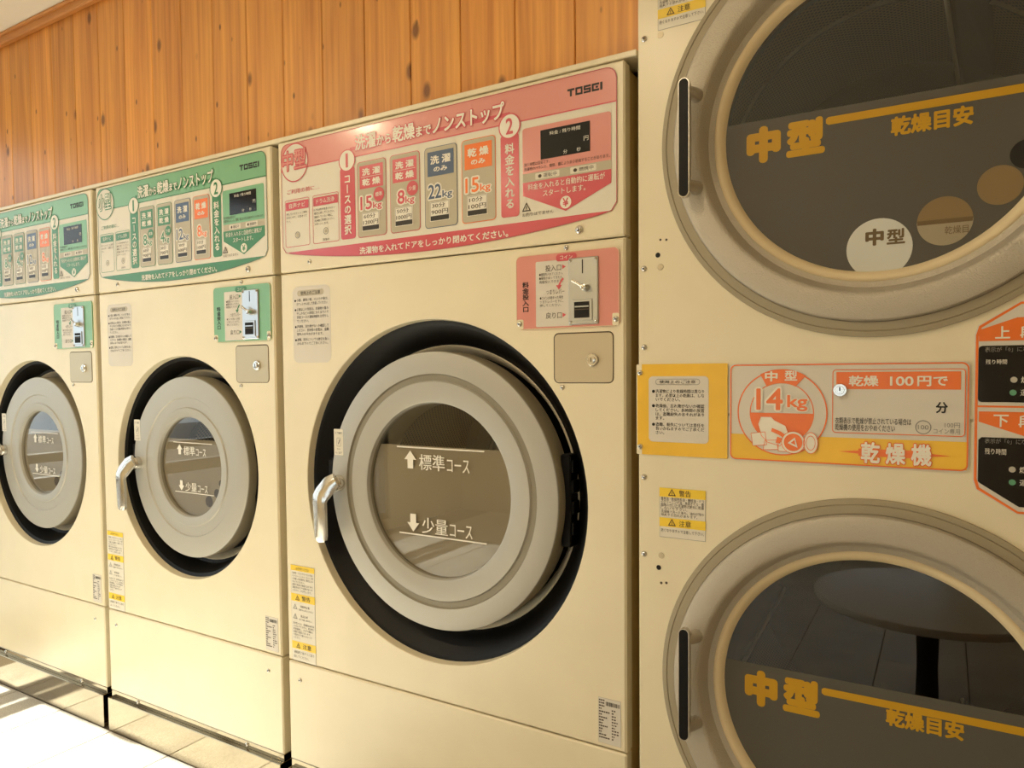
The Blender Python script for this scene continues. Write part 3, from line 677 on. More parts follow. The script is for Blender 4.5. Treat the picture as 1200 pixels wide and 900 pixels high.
def washer(name, xl, W, th, label):
    """front-loading coin washer; origin at the left front corner on the floor"""
    root = tag(empty(name, (xl, 0, 0)), label, 'washing machine', 'coin washers along the wall')
    zt, zs, zl, zb = Z(.449), Z(.1945), Z(-.5783), Z(-.7815)
    g = .0016
    c = MB(); c.shell(.003, W - .003, .03, .92, zb - .0, zt - .01, .004, 'side_panel'); c.build('cabinet', root)
    # upper cover, middle front, lower front
    def plain(name, z0, z1):
        q = MB(); q.box(0, W, 0, .03, z0, z1, 'cream', .0035); return q.build(name, root)
    up = plain('control_cover', zs + g, zt)
    control_panel(root, th['pu'][0] * K, th['pu'][1] * K, th)
    screw(up, W - .0735 * K, Z(.2115), 0, 1.45); screw(up, .082 * K, Z(.2118))
    cx, cz, rh = th['hole_x'] * K, Z(-.2104), th['hole_r'] * K
    q = MB(); panel_with_hole(q, 0, W, zl + g, zs - g, cx, cz, rh, 'cream'); mid = q.build('front_panel', root, 25)
    low = plain('lower_panel', zb, zl - g)
    screw(low, .033 * K, Z(-.614), 0, .9); screw(low, W - .04 * K, Z(-.614), 0, .9)
    screw(mid, W - .104 * K, Z(-.027), 0, .9); screw(mid, W - .0957 * K, Z(.1868), 0, .9)
    # base: steel flange, then a plinth standing a little proud of the front
    b = MB(); b.box(.002, W - .002, .002, .03, Z(-.797), zb - .0004, 'mirror_steel', .001); fl = b.build('base_flange', root)
    screw(fl, .110 * K, Z(-.7895), .002, 1.1); screw(fl, W - .114 * K, Z(-.7895), .002, 1.1)
    b = MB(); b.box(.002, W - .002, -.012, .9, 0, Z(-.797), 'mirror_steel', .0015); b.build('kick_plate', root)
    # recess, cream lip, drum
    yl = .0613 * K; rl = th['lip_r'] * K
    q = MB(); q.lathe(cx, cz, [(rh + .004, .019), (rh - .001, .0195), (rh - .012, .024), (rl + .012, yl - .004), (rl + .003, yl), (rl - .001, yl + .001)], 'black_plastic'); q.build('door_recess', root, 40)
    q = MB(); q.lathe(cx, cz, [(rl + .004, yl + .001), (rl + .0015, yl - .003), (rl - .002, yl), (rl - .024, yl + .045)], 'lip_white'); q.build('recess_lip', root, 40)
    q = MB(); q.lathe(cx, cz, [(rl - .021, yl + .039), (rl - .05, yl + .041), (th['glass_r'] * K + .045, yl + .041), (th['glass_r'] * K + .03, .16)], 'black_plastic'); q.build('recess_shade_ring', root, 40)  # black annulus behind the door: deep shade of the recess put into its colour
    q = MB(); rd = th['glass_r'] * K + .06
    q.lathe(cx, cz, [(th['glass_r'] * K + .03, .16, 'drum_steel'), (rd, .17, 'drum_perforated'), (rd, .52, 'drum_steel'), (rd * .92, .54, 'drum_steel'), (0, .54)], 'drum_steel', 72, uvs=True)
    q.lathe(cx, cz, [(rd * .72, .538), (rd * .70, .528), (rd * .66, .528), (rd * .64, .538)], 'steel', 72); q.build('drum', root, 40)
    # door
    rD, rg = th['door_r'] * K, th['glass_r'] * K; y0 = th['door_y'] * K; yg = th['glass_y'] * K
    ga, gb = (th['groove'][0] * K, th['groove'][1] * K); gd = th['groove_d']
    q = MB(); q.lathe(cx, cz, [(rD - .03, .085, 'black_plastic'), (rD - .004, .078, 'flange_grey'), (rD, .07, 'flange_grey'), (rD, y0 + .004), (rD - .0015, y0 + .001), (rD - .004, y0), (ga + .002, y0, th['groove_m']), (ga - .001, y0 + gd, th['groove_m']), (gb + .001, y0 + gd, 'door_grey'), (gb - .002, y0),
                        (rg + .008, y0 + .0004), (rg + .004, y0 + .002), (rg + .001, yg - .006, 'groove_grey'), (rg - .0005, yg + .004, 'groove_grey'), (rg - .0005, .11)], 'door_grey', 128)
    door = q.build('door', root, 30)
    f = MB(); f.disc(cx, cz, rg, yg, 'door_glass', 72); f.build('window_glass', door)
    zf = cz + th['film_top'] * rg
    f = Flat(yg + .004); t0 = math.asin(th['film_top']); P = [(cx + rg * math.cos(a), cz + rg * math.sin(a)) for a in [math.pi - t0 + (math.pi + 2 * t0) * i / 60 for i in range(61)]]
    f.poly(P, 'film_brown', 0)
    for dx, dz, rr in th['dots']: f.dot(cx + dx * rg, cz + dz * rg, rr * rg, 'ink_brown', 1, 20)
    f.build('window_film', door)
    s = rg
    for up, zl_, a, c, za, zt_, word, xo in ((True, .48, -.60, .64, .335, .22, '標準', 0), (False, -.545, -.58, .66, -.41, -.52, '少量', .03)):
        f = Flat(yg); x, z = cx - (.40 if up else .37) * s, cz + za * s; k = 1 if up else -1; aw, ah = .085 * s, .105 * s
        f.rect(cx + a * s, cz + (zl_ - .008) * s, cx + c * s, cz + (zl_ + .008) * s, 'white_ink', 2)
        f.poly([(x - aw * .5, z - k * ah), (x + aw * .5, z - k * ah), (x + aw * .5, z), (x + aw * 1.05, z), (x, z + k * ah), (x - aw * 1.05, z), (x - aw * .5, z)][::k], 'white_ink', 2)
        zz = cz + zt_ * s
        f.text(word, cx + (-.27 + xo) * s, zz, cx + (.10 + xo) * s, zz + .19 * s, 'white_ink', 2, off=.012, res=3); f.text('コース', cx + (.13 + xo) * s, zz, cx + (.44 + xo) * s, zz + .15 * s, 'white_ink', 2, off=.012, res=3)
        f.build('window_lettering', door)
    # lever handle, left edge of the door
    hx, hz = cx - rD * .92, cz - .001 * K; hs = th['lever']
    q = MB(); q.lathe(hx, hz, [(.021 * hs, y0 + .002), (.021 * hs, y0 - .012 * hs), (.018 * hs, y0 - .018 * hs), (0, y0 - .018 * hs)], 'chrome', 24)
    pts = [(.010, -.020, .010), (-.006, -.026, .000), (-.022, -.036, -.024), (-.0265, -.040, -.034), (-.028, -.041, -.046), (-.027, -.041, -.062), (-.025, -.041, -.130), (-.0248, -.041, -.140), (-.0245, -.041, -.145)]
    q.tube([(hx + a * hs, y0 + b_ * hs, hz + c_ * hs) for a, b_, c_ in pts], [v * hs for v in (.0200, .0230, .0240, .0235, .0225, .0220, .0210, .0185, .0120)], 'chrome', 8, .50, math.pi / 8); q.build('door_handle', door, 30)
    q = MB(); q.box(cx - rD - .03, cx - rD + .012, .03, .075, cz - .025, cz + .055, 'black_plastic', .003); q.build('door_latch', root)
    # hinge block on the right
    q = MB(); hh = th['hinge'] * K; q.box(cx + rD - .012, cx + rD + .012, .045, .085, cz - hh, cz + hh, 'black_plastic', .003)
    for s_ in (-.6, -.15, .3, .75): q.box(cx + rD + .004, cx + rD + .017, .05, .08, cz + hh * s_ - .014, cz + hh * s_ + .014, 'black_plastic', .002)
    q.build('hinge', door)
    # small sticker on the door edge over the handle
    f = Flat(y0); sx, sz = cx - rD * .915, cz + .052 * K; f.rrect(sx - .0165, sz, sx + .0145, sz + .066, .002, 'paper', 1)
    f.text('ドア操作', sx - .011, sz + .053, sx + .011, sz + .059, 'ink_black', 2); f.outline(sx - .007, sz + .022, sx + .007, sz + .044, .003, .001, 'grey_ink', 2); f.stroke((sx + .004, sz + .04), (sx - .001, sz + .028), .0022, 'ink_black', 3)
    f.text('ひらく', sx - .006, sz + .013, sx + .006, sz + .018, 'ink_brown', 2); f.text('ゆっくり開けて', sx - .011, sz + .003, sx + .011, sz + .009, 'ink_brown', 2); f.build('door_sticker', door)
    # notice, warning strip, rating plate
    n0, n1, nz0, nz1 = .0335 * K, .1345 * K, Z(.0185), Z(.166)
    f = Flat(0); f.rrect(n0, nz0, n1, nz1, .018, 'notice_paper', 1); nt = f.build('notice_sticker', root)
    f = Flat(0); f.rrect(n0 + .018, Z(.1475), n1 - .022, Z(.1585), .007, 'button_grey', 2); f.text('使用上のご注意', n0 + .03, Z(.1495), n1 - .034, Z(.1565), 'ink_black', 3)
    z = Z(.1375)
    for ln in NOTE_W:
        if ln is None: z -= .0042; continue
        if ln[0]: f.dot(n0 + .010, z + .0022, .0028, 'ink_black', 2, 12)
        f.line_text(ln[1], n0 + .0145, z, .0082, n1 - .007, 'ink_black', 2); z -= .0098
    f.build('notice_lettering', nt)
    w0, w1, wz0, wz1 = th['warn_x'] * K, th['warn_x'] * K + .066 * K, Z(-.5755), Z(-.383)
    f = Flat(0); f.rect(w0, wz0, w1, wz1, 'grey_ink', 1); f.rect(w0 + .0008, wz0 + .0008, w1 - .0008, wz1 - .0008, 'paper', 2); wn = f.build('warning_sticker', root)
    f = Flat(0); h = wz1 - wz0; row = lambda a, b, mt, l: f.rect(w0, wz1 - b * h, w1, wz1 - a * h, mt, l)
    row(0, .055, 'label_yellow', 3); row(.295, .375, 'label_yellow', 3); row(.795, .875, 'label_yellow', 3)
    f.text('必ずお守りください', w0 + .02, wz1 - .045 * h, w1 - .02, wz1 - .015 * h, 'ink_brown', 4)
    for a, s in ((.335, '警告'), (.835, '注意')): f.warn(w0 + .024, wz1 - a * h - .002, .009, 'ink_brown', 4); f.text(s, w0 + .040, wz1 - (a + .025) * h, w1 - .016, wz1 - (a - .025) * h, 'ink_brown', 4, off=.01)
    T1 = ['引火物・ドライクリーニング油・', 'ベンジン・シンナー・ガソリン等', 'の付着した洗濯物は、絶対に入れ', 'ないでください。', '爆発や火災の原因になります。', '運転中はドアを開けないで', 'ください。けがをします。']
    for i, s in enumerate(T1): f.line_text(s, w0 + .006, wz1 - (.09 + .03 * i) * h, .0062, w1 - .005, 'ink_brown', 3)
    for a, s1, s2 in ((.44, '回転物注意', '回転中に手を入れない。'), (.54, '高温注意', 'ガラス面に触れない。')):
        f.warn(w0 + .014, wz1 - a * h, .0095, 'grey_ink', 3); f.line_text(s1, w0 + .034, wz1 - (a - .008) * h, .0068, w1 - .004, 'ink_brown', 3); f.line_text(s2, w0 + .028, wz1 - (a + .025) * h, .0052, w1 - .004, 'ink_brown', 3)
    for i, s in enumerate(['防水性のもの・繊維製品以外は', '入れないでください。脱水時に', '異常振動し、けがや機械の', '破損の原因になります。', '子供だけで使わせないで', 'ください。']): f.line_text(s, w0 + .006, wz1 - (.615 + .03 * i) * h, .0062, w1 - .005, 'ink_brown', 3)
    for i, s in enumerate(['運転終了後すぐに取り', '出してください。']): f.line_text(s, w0 + .007, wz1 - (.92 + .045 * i) * h, .0076, w1 - .006, 'ink_brown', 3)
    f.build('warning_lettering', wn)
    r0, r1, rz0, rz1 = W - .046 * K, W - .0085 * K, Z(-.570), Z(-.4995)
    f = Flat(0); f.rect(r0, rz0, r1, rz1, 'button_grey', 1); f.rect(r0 + .0006, rz0 + .0006, r1 - .0006, rz1 - .0006, 'notice_paper', 2); rp = f.build('rating_plate', root)
    f = Flat(0); h = rz1 - rz0; ww = r1 - r0; rnd = random.Random(3)
    for i in range(18):
        x = r0 + ww * (.34 + .033 * i); f.rect(x, rz1 - .16 * h, x + ww * rnd.choice((.008, .016, .022)), rz1 - .07 * h, 'ink_black', 3)
    for i in range(14):      # illegible rows of small print
        z = rz1 - (.05 + .063 * i) * h
        x = r0 + ww * .04
        for k in range(rnd.randint(2, 5)):
            l = ww * rnd.uniform(.04, .10); f.rect(x, z - .018 * h, x + l, z + .012 * h, 'ink_brown', 3); x += l + ww * .018
            if i < 3 and k > 1: break
        if i > 2:
            x = r0 + ww * .6
            for k in range(rnd.randint(1, 3)): l = ww * rnd.uniform(.03, .09); f.rect(x, z - .018 * h, x + l, z + .012 * h, 'ink_brown', 3); x += l + ww * .03
    f.build('rating_print', rp)
    coin_panel(root, W, th)
    return root

PINK = dict(band='pink', strong='red', soft='red', line='deep_red', size_word='中型', logo_u=.886, disp=(.820, .939), panel_label='pink and white control panel with four course keys',
            lever=1.0, pu=(.0104, .7046), hole_x=1.131 - .7665, hole_r=.3001, lip_r=.255, door_r=.245, door_y=.0096, glass_r=.1535, glass_y=.0222, groove_m='groove_grey', groove=(.2048, .194), groove_d=.0045, film_top=.50,
            dots=(), txt=(0, 0), hinge=.075, warn_x=.0125,
            courses=[(('洗濯', '乾燥'), 'strong', '15', '標準', '60分', '1200円'), (('洗濯', '乾燥'), 'strong', '8', '少量', '50分', '1000円'), (('洗 濯', 'のみ'), 'navy', '22', None, '30分', '900円'), (('乾 燥', 'のみ'), 'orange', '15', None, '10分', '100円')])
GREEN = dict(band='green', strong='deep_green', soft='deep_green', line='dark_green', size_word='小型', logo_u=.866, disp=(.811, .949), panel_label='green and white control panel with four course keys',
             lever=1.0, pu=(.0096, .594), hole_x=1.767 - 1.4575, hole_r=.2485, lip_r=.2165, door_r=.204, door_y=.0127, glass_r=.111, glass_y=.0245, groove_m='door_grey', groove=(.156, .134), groove_d=.0035, film_top=.55,
             dots=((.47, -.68, .115), (.72, -.50, .09), (.855, -.29, .07), (.925, -.10, .05)), txt=(0, 0), hinge=.09, warn_x=.006,
             courses=[(('洗濯', '乾燥'), 'strong', '8', '標準', '60分', '900円'), (('洗濯', '乾燥'), 'strong', '4', '少量', '50分', '700円'), (('洗 濯', 'のみ'), 'navy', '12', None, '30分', '600円'), (('乾 燥', 'のみ'), 'orange', '8', None, '10分', '100円')])
washer('coin_washer', -1.131 * K, .7265 * K, PINK, 'large cream coin washer with pink control panel beside the dryer')
washer('coin_washer', -1.767 * K, .6165 * K, GREEN, 'cream coin washer with green control panel standing next to the pink one')
washer('coin_washer', (-1.767 - .6355) * K, .6165 * K, GREEN, 'green-panelled cream coin washer at the end of the row, furthest from the dryer')

# ------------------------------------------------------------------ stacked coin dryer
def dryer():
    DL, DR, DT = -.3845 * K, .24 * K, 2.12
    root = tag(empty('coin_dryer', (DL, 0, 0)), 'tall cream double-deck coin dryer with two round grey doors', 'clothes dryer')
    X = lambda x: x - DL
    P = lambda px, py, y=0.: (lambda q: (q[0] - DL, q[1]))(gp(px, py, y))
    W = DR - DL; cx = X(-.0755 * K); CZ = (Z(.3092), Z(-.4360))
    c = MB(); c.shell(.003, W - .003, .03, 1.0, .0, DT, .004, 'side_panel'); c.build('cabinet', root)
    zm = (CZ[0] + CZ[1]) / 2
    q = MB(); r = .262 * K
    # one continuous front sheet with two door openings
    panel_with_hole(q, 0, W, zm, DT, cx, CZ[0], r, 'cream', bev=.003); q2 = MB(); panel_with_hole(q2, 0, W, .0, zm, cx, CZ[1], r, 'cream', bev=.003)
    fr = None
    for k, qq in enumerate((q, q2)):
        o = qq.build('front_panel', root, 25)
        if k == 0: fr = o
    holes = MB()
    for i, (px, py) in enumerate(((755, 46), (755, 315), (755, 407), (755, 559), (755, 649))): x, z = P(px, py); screw(fr, x, z, 0, .95)
    for px, py, rr, mt in ((771, 299, .0048, 'dark_gap'), (772, 665, .0048, 'dark_gap'), (774, 281, .0022, 'ink_brown'), (781, 281, .0022, 'ink_brown'), (775, 683, .0026, 'ink_brown'), (781, 683, .0026, 'ink_brown')):
        x, z = P(px, py); holes.disc(x, z, rr, -.0004, mt, 16)
    for px, py in ((774, 313), (775, 651), (774, 41)): x, z = P(px, py); holes.lathe(x, z, [(.006, 0), (.0055, -.001), (0, -.0012)], 'brushed_beige', 16)
    holes.build('panel_hole', root)
    for k, cz in enumerate(CZ):
        up = k == 0
        q = MB(); q.lathe(cx, cz, [(.272 * K, .001), (.272 * K, -.004), (.2715 * K, -.006), (.2655 * K, -.0072), (.2645 * K, -.0058), (.2635 * K, -.0072), (.2535 * K, -.008)], 'flange_grey', 128)
        q.lathe(cx, cz, [(.253 * K, -.0075), (.2525 * K, -.0135), (.2505 * K, -.0168), (.246 * K, -.0185), (.223 * K, -.0185), (.219 * K, -.0172), (.2160 * K, -.013), (.2095 * K, .012, 'ring_grey'), (.2015 * K, .0155)], 'ring_grey', 128)
        door = q.build('door', root, 35); door['label'] = 'upper round grey dryer door' if up else 'lower round grey dryer door'
        q = MB(); q.lathe(cx, cz, [(.2030 * K, .0165), (.2015 * K, .0145), (.1985 * K, .0135), (.1945 * K, .0155), (.1905 * K, .022), (.1885 * K, .0275)], 'cream_seal', 128); q.build('door_seal', door, 60)
        yg = .0275; rg = .1895 * K
        f = MB(); f.disc(cx, cz, rg, yg, 'door_glass', 96); f.build('window_glass', door)
        # printed film on the lower half of the glass, its cut-outs painted on further below as discs
        zf = P(1000, 122, yg)[1] if up else P(1000, 800, yg)[1]
        t0 = math.asin((zf - cz) / rg)
        f = Flat(yg); Pp = [(cx + rg * math.cos(a), cz + rg * math.sin(a)) for a in [math.pi - t0 + (math.pi + 2 * t0) * i / 90 for i in range(91)]]
        f.poly(Pp, 'film_dark', 1)
        f.build('window_film', door)
        f = Flat(yg)
        if up:
            (xa, zb_), (xb, za_) = P(875, 187, yg), P(967, 140, yg); zl = P(1000, 137, yg)[1]; z2 = P(1090, 150, yg)[1]; xl0 = P(968, 140, yg)[0]; (x2, _), (x3, _) = P(1044, 150, yg), P(1141, 133, yg)
            z1a, z1b = P(895, 191, yg)[1], P(895, 148, yg)[1]; ha, hb = P(1092, 153, yg)[1], P(1092, 130, yg)[1]
        else:
            (xa, _), (xb, _) = P(873, 800, yg), P(961, 815, yg); xl0 = P(963, 810, yg)[0]; (x2, _), (x3, _) = P(1038, 840, yg), P(1130, 855, yg); zl = P(1000, 817, yg)[1]
            z1a, z1b = P(893, 828, yg)[1], P(893, 786, yg)[1]; ha, hb = P(1084, 859, yg)[1], P(1084, 838, yg)[1]
        wd = xb - xa
        f.text('中', xa, z1a, xa + wd * .45, z1b, 'film_yellow', 3, off=.085, res=4); f.text('型', xa + wd * .52, z1a + .002, xb, z1b, 'film_yellow', 3, off=.06, res=4)
        hw = .0065; xr = cx + math.sqrt(rg * rg - (zl - cz) ** 2) - .004
        f.poly([(xl0, zl - hw + .003), (xl0 + .004, zl - hw), (xr, zl - hw), (xr, zl + hw), (xl0 + .004, zl + hw), (xl0, zl + hw - .003)], 'film_yellow', 3)
        f.text('乾燥目安', x2, ha, x3, hb, 'film_yellow', 3, off=.042, res=3); f.build('film_lettering', door)
        # opaque discs low on the right: reflections in the film's holes, painted as colour
        if up:
            f = Flat(yg)
            x, z = P(1030, 291, yg); r1 = .0490; f.dot(x, z, r1, 'reflect_pale', 3, 48)
            a0, b0 = P(1014, 289, yg), P(1036, 267, yg); f.text('中', a0[0], a0[1], b0[0], b0[1], 'reflect_ink', 4, off=.05, res=3)
            a0, b0 = P(1039, 287, yg), P(1061, 267, yg); f.text('型', a0[0], a0[1], b0[0], b0[1], 'reflect_ink', 4, off=.03, res=3)
            x, z = P(1107, 259, yg); f.dot(x, z, .0385, 'reflect_tan', 3, 48); za = P(1107, 257, yg)[1]
            r2 = .0385; seg = [(x + r2 * math.cos(t), z + r2 * math.sin(t)) for t in [math.pi + .0 + (math.pi) * i / 30 for i in range(31)]]; f.poly(seg, 'reflect_mid', 4)
            f.rect(x - r2 * .98, z - .004, x + r2 * .98, z + .003, 'reflect_ink', 5); a0, b0 = P(1107, 275, yg), P(1135, 263, yg); f.text('乾燥目', a0[0], a0[1], b0[0], b0[1], 'reflect_ink', 5)
            x, z = P(1172, 217, yg); f.dot(x, z, .030, 'reflect_tan', 3, 48)
            x, z = P(1204, 180, yg); f.dot(x, z, .022, 'ink_black', 3, 32)
            f.build('hole_reflection', door)
        # bow handle on the left: two posts and a black-faced grip
        if up: (hx, hz1), (_, hz0) = P(801, 91, -.055), P(801, 231, -.055)
        else: (hx, hz1), (_, hz0) = P(801, 737, -.055), P(801, 868, -.055)
        q = MB(); hw = .0100
        for zz in (hz1 - .022, hz0 + .022):
            q.tube([(hx + .012, -.016, zz), (hx + .008, -.034, zz), (hx, -.05, zz)], [.013, .0115, .0105], 'ring_grey', 14)
        o1 = Flat(0); Lp = o1.rloop(hx - hw, hz0, hx + hw, hz1, hw, 8); n = len(Lp)
        q.add([(x, -.055, z) for x, z in Lp] + [(x, -.043, z) for x, z in Lp], [list(range(n)), [n + i for i in range(n)][::-1]] + [[i, n + i, n + (i + 1) % n, (i + 1) % n] for i in range(n)], 'chrome'); q.build('door_handle', door, 35)
        f = Flat(-.055); f.rrect(hx - hw + .0016, hz0 + .0016, hx + hw - .0016, hz1 - .0016, hw, 'black_plastic', 2); f.build('handle_inlay', door)
        # drum with a lifter rib
        rd = .245 * K
        q = MB(); q.lathe(cx, cz, [(rg + .004, .05, 'drum_steel'), (rg + .006, .07, 'drum_steel'), (rd, .085, 'drum_perforated'), (rd, .33, 'drum_steel'), (rd - .006, .334, 'drum_steel'), (rd - .006, .34, 'drum_steel'), (rd, .344, 'drum_perforated'), (rd, .70, 'drum_dark'), (0, .70)], 'drum_steel', 96, uvs=True); dr = q.build('drum', root, 40)
        for a in (70, 190, 310):
            q = MB(); cc = Vector((cx, 0, cz)); prof = [(rd, .035), (rd - .055, .012), (rd - .06, 0.004), (rd - .055, -.006), (rd, -.045)]; n = len(prof); vs = []
            edge = []
            for y, t in ((.10, math.radians(a)), (.69, math.radians(a - 8))):
                er = Vector((math.cos(t), 0, math.sin(t))); et = Vector((-math.sin(t), 0, math.cos(t)))
                vs += [cc + er * a_ + et * b_ + Vector((0, y, 0)) for a_, b_ in prof]; edge.append(cc + er * (rd - .061) + et * .004 + Vector((0, y, 0)))
            q.add(vs, [[i, i + 1, n + i + 1, n + i] for i in range(n - 1)] + [list(range(n))[::-1], [n + i for i in range(n)]], 'drum_steel'); q.tube(edge, .0045, 'lifter_glint', 8); q.build('lifter', dr)
    # ---- plates between the doors
    def plate(name, a, b, th_, mt, rad=.004):
        x0, z0, x1, z1 = a[0], b[1], b[0], a[1]; f = Flat(0); L_ = f.rloop(x0, z0, x1, z1, rad); n = len(L_)
        f.add([(x, -th_, z) for x, z in L_] + [(x, 0, z) for x, z in L_], [list(range(n))] + [[i, n + i, n + (i + 1) % n, (i + 1) % n] for i in range(n)], mt); return f.build(name, root)
    # yellow notice plate
    a, b = P(746.5, 427), P(853, 537.5); pl = plate('notice_plate', a, b, .003, 'cream', .003); pl['label'] = 'yellow notice plate with a white text panel'
    f = Flat(-.003); x0, z0, x1, z1 = a[0], b[1], b[0], a[1]; tab = .011
    f.poly([(x0 + tab, z1), (x1, z1), (x1, z0), (x0 + tab, z0), (x0 + tab, z0 + .012), (x0 + .002, z0 + .012), (x0 + .002, z1 - .012), (x0 + tab, z1 - .012)], 'yellow', 1)
    na, nb = P(761, 441), P(831, 520); f.rrect(na[0], nb[1], nb[0], na[1], .008, 'notice_paper', 2)
    ha, hb = P(769, 444), P(821, 451); f.outline(ha[0], hb[1], hb[0], ha[1], .006, .0008, 'grey_ink', 3); f.text('使用上のご注意', ha[0] + .008, hb[1] + .0025, hb[0] - .008, ha[1] - .0025, 'ink_black', 4, off=.006)
    z = hb[1] - .0150; lh = .00775
    for ln in (('●', '洗濯物により乾燥時間は異なり'), ('', 'ます。必要以上の乾燥は、しな'), ('', 'いでください。'), None, ('●', '乾燥後、忘れ物がないか確認'), ('', 'してください。長時間の放置'), ('', 'は、盗難紛失のおそれがあり'), ('', 'ます。'), None, ('●', '盗難、紛失については責任を'), ('', '負いかねますのでご了承くだ'), ('', 'さい。')):
        if ln is None: z -= .0042; continue
        if ln[0]: f.dot(na[0] + .0095, z + .0026, .0030, 'ink_black', 3, 14)
        f.line_text(ln[1], na[0] + .0140, z, .0076, nb[0] - .008, 'ink_black', 3, off=.012); z -= lh
    f.build('notice_lettering', pl)
    for px, py in ((751, 437), (751, 523)): x, z = P(px, py); screw(pl, x, z, -.003, .9)
    # price plate
    a, b = P(855.5, 426.5), P(1135.5, 553.5); pl = plate('price_plate', a, b, .003, 'notice_paper', .008); pl['label'] = 'white and orange price plate for the dryer'
    x0, z0, x1, z1 = a[0], b[1], b[0], a[1]
    f = Flat(-.003); f.outline(x0 + .0015, z0 + .0015, x1 - .0015, z1 - .0015, .010, .0022, 'orange', 3)
    zy = P(1000, 513)[1]; f.poly([(x0 + .003, zy), (x0 + .003, z0 + .008), (x0 + .008, z0 + .003), (x1 - .003, z0 + .003), (x1 - .003, zy)], 'yellow', 1)
    f.build('plate_border', pl)
    cxx, czz = P(916, 483.5); Rr = abs(P(863.8, 484)[0] - P(969, 484)[0]) / 2
    f = Flat(-.003); f.dot(cxx, czz, Rr, 'notice_paper', 2, 56); f.ring(cxx, czz, Rr, .0022, 'orange', 3, 56); ri = Rr * .715
    f.ring(cxx, czz, ri, .0016, 'orange', 3, 56)
    zh = P(916, 484)[1]; t0 = math.asin(max(-1, min(1, (zh - czz) / ri))); f.poly([(cxx + ri * math.cos(t), czz + ri * math.sin(t)) for t in [math.pi - t0 + (math.pi + 2 * t0) * i / 40 for i in range(41)]], 'orange', 3)
    # banner with the size
    bn = [(cxx + (Rr + .001) * math.cos(math.radians(t)), czz + (Rr + .001) * math.sin(math.radians(t))) for t in range(58, 123, 5)] + [(cxx + ri * .96 * math.cos(math.radians(t)), czz + ri * .96 * math.sin(math.radians(t))) for t in range(118, 61, -5)]
    f.poly(bn, 'orange', 4)
    p0, p1 = P(897, 447), P(912, 435); f.text('中', p0[0], p0[1], p1[0], p1[1], 'white_ink', 5, off=.03, res=3); p0, p1 = P(920, 446), P(935, 434); f.text('型', p0[0], p0[1], p1[0], p1[1], 'white_ink', 5, off=.025, res=3)
    p0, p1 = P(887, 480), P(918, 455); f.text('14', p0[0], p0[1], p1[0], p1[1], 'orange', 7, off=.02, res=4, halo=('white_ink', .06)); p0, p1 = P(923, 481.5), P(947, 463); f.text('kg', p0[0], p0[1], p1[0], p1[1], 'orange', 7, off=.02, res=4, halo=('white_ink', .06))
    # drawing of laundry: folded shirts and two rolled towels
    u = Rr
    def pt(ax, az): return (cxx + ax * u, czz + az * u)
    for poly in ([(-.52, -.28), (-.46, -.10), (-.22, -.10), (-.14, -.18), (.10, -.30), (.16, -.46), (.08, -.62), (-.02, -.78), (-.30, -.70), (-.44, -.55)], [(-.68, -.50), (-.36, -.46), (-.32, -.76), (-.64, -.80)], [(-.36, -.66), (-.10, -.64), (-.06, -.86), (-.40, -.88)], [(-.06, -.66), (.10, -.68), (.12, -.90), (-.06, -.90)]):
        f.poly([pt(*q) for q in poly], 'white_ink', 5); 
        for i in range(len(poly)): f.stroke(pt(*poly[i]), pt(*poly[(i + 1) % len(poly)]), .0009, 'orange', 6)
    f.poly([pt(-.20, -.36), pt(.0, -.44), pt(.22, -.60), pt(.20, -.68), pt(-.04, -.52), pt(-.22, -.44)], 'orange', 7); f.poly([pt(-.08, -.56), pt(.02, -.60), pt(-.02, -.72), pt(-.12, -.70)], 'orange', 7)
    for ax, az, rr in ((.27, -.68, .26),): 
        f.dot(*pt(ax, az), rr * u, 'white_ink', 8, 32); f.ring(*pt(ax, az), rr * u, .0010, 'orange', 9, 32); f.dot(*pt(ax, az), rr * .78 * u, 'orange', 9, 32)
        f.poly([pt(ax - .12, az - .02), pt(ax + .04, az + .12), pt(ax + .10, az - .12)], 'white_ink', 10); f.poly([pt(ax - .05, az - .01), pt(ax + .03, az + .06), pt(ax + .06, az - .06)], 'orange', 11)
    el = lambda ax, az, rx, rz: [pt(ax + rx * math.cos(t * .2618), az + rz * math.sin(t * .2618)) for t in range(24)]
    f.poly(el(.65, -.68, .16, .25), 'white_ink', 8); f.band(el(.65, -.68, .16, .25), el(.65, -.68, .145, .235), 'orange', 9); f.band(el(.65, -.68, .10, .17), el(.65, -.68, .09, .155), 'orange', 9)
    f.build('size_emblem', pl)
    f = Flat(-.003); p0, p1 = P(976, 433), P(1131, 512); f.rrect(p0[0], p1[1], p1[0], p0[1], .006, 'notice_paper', 2); f.outline(p0[0], p1[1], p1[0], p0[1], .006, .0013, 'orange', 3)
    q0, q1 = P(980.5, 436), P(1126, 456.5); f.rect(q0[0], q1[1], q1[0], q0[1], 'orange', 3)
    t0_, t1_ = P(995, 452.5), P(1030, 440); f.text('乾燥', t0_[0], t0_[1], t1_[0], t1_[1], 'white_ink', 4, off=.025, res=3); t0_, t1_ = P(1040, 452), P(1074, 441); f.text('100', t0_[0], t0_[1], t1_[0], t1_[1], 'white_ink', 4, off=.02, res=4, keep=1.25); t0_, t1_ = P(1075, 452.5), P(1111, 440.5); f.text('円で', t0_[0], t0_[1], t1_[0], t1_[1], 'white_ink', 4, off=.025, res=3)
    t0_, t1_ = P(1096.5, 484), P(1111, 471); f.text('分', t0_[0], t0_[1], t1_[0], t1_[1], 'ink_black', 3, off=.03, res=3)
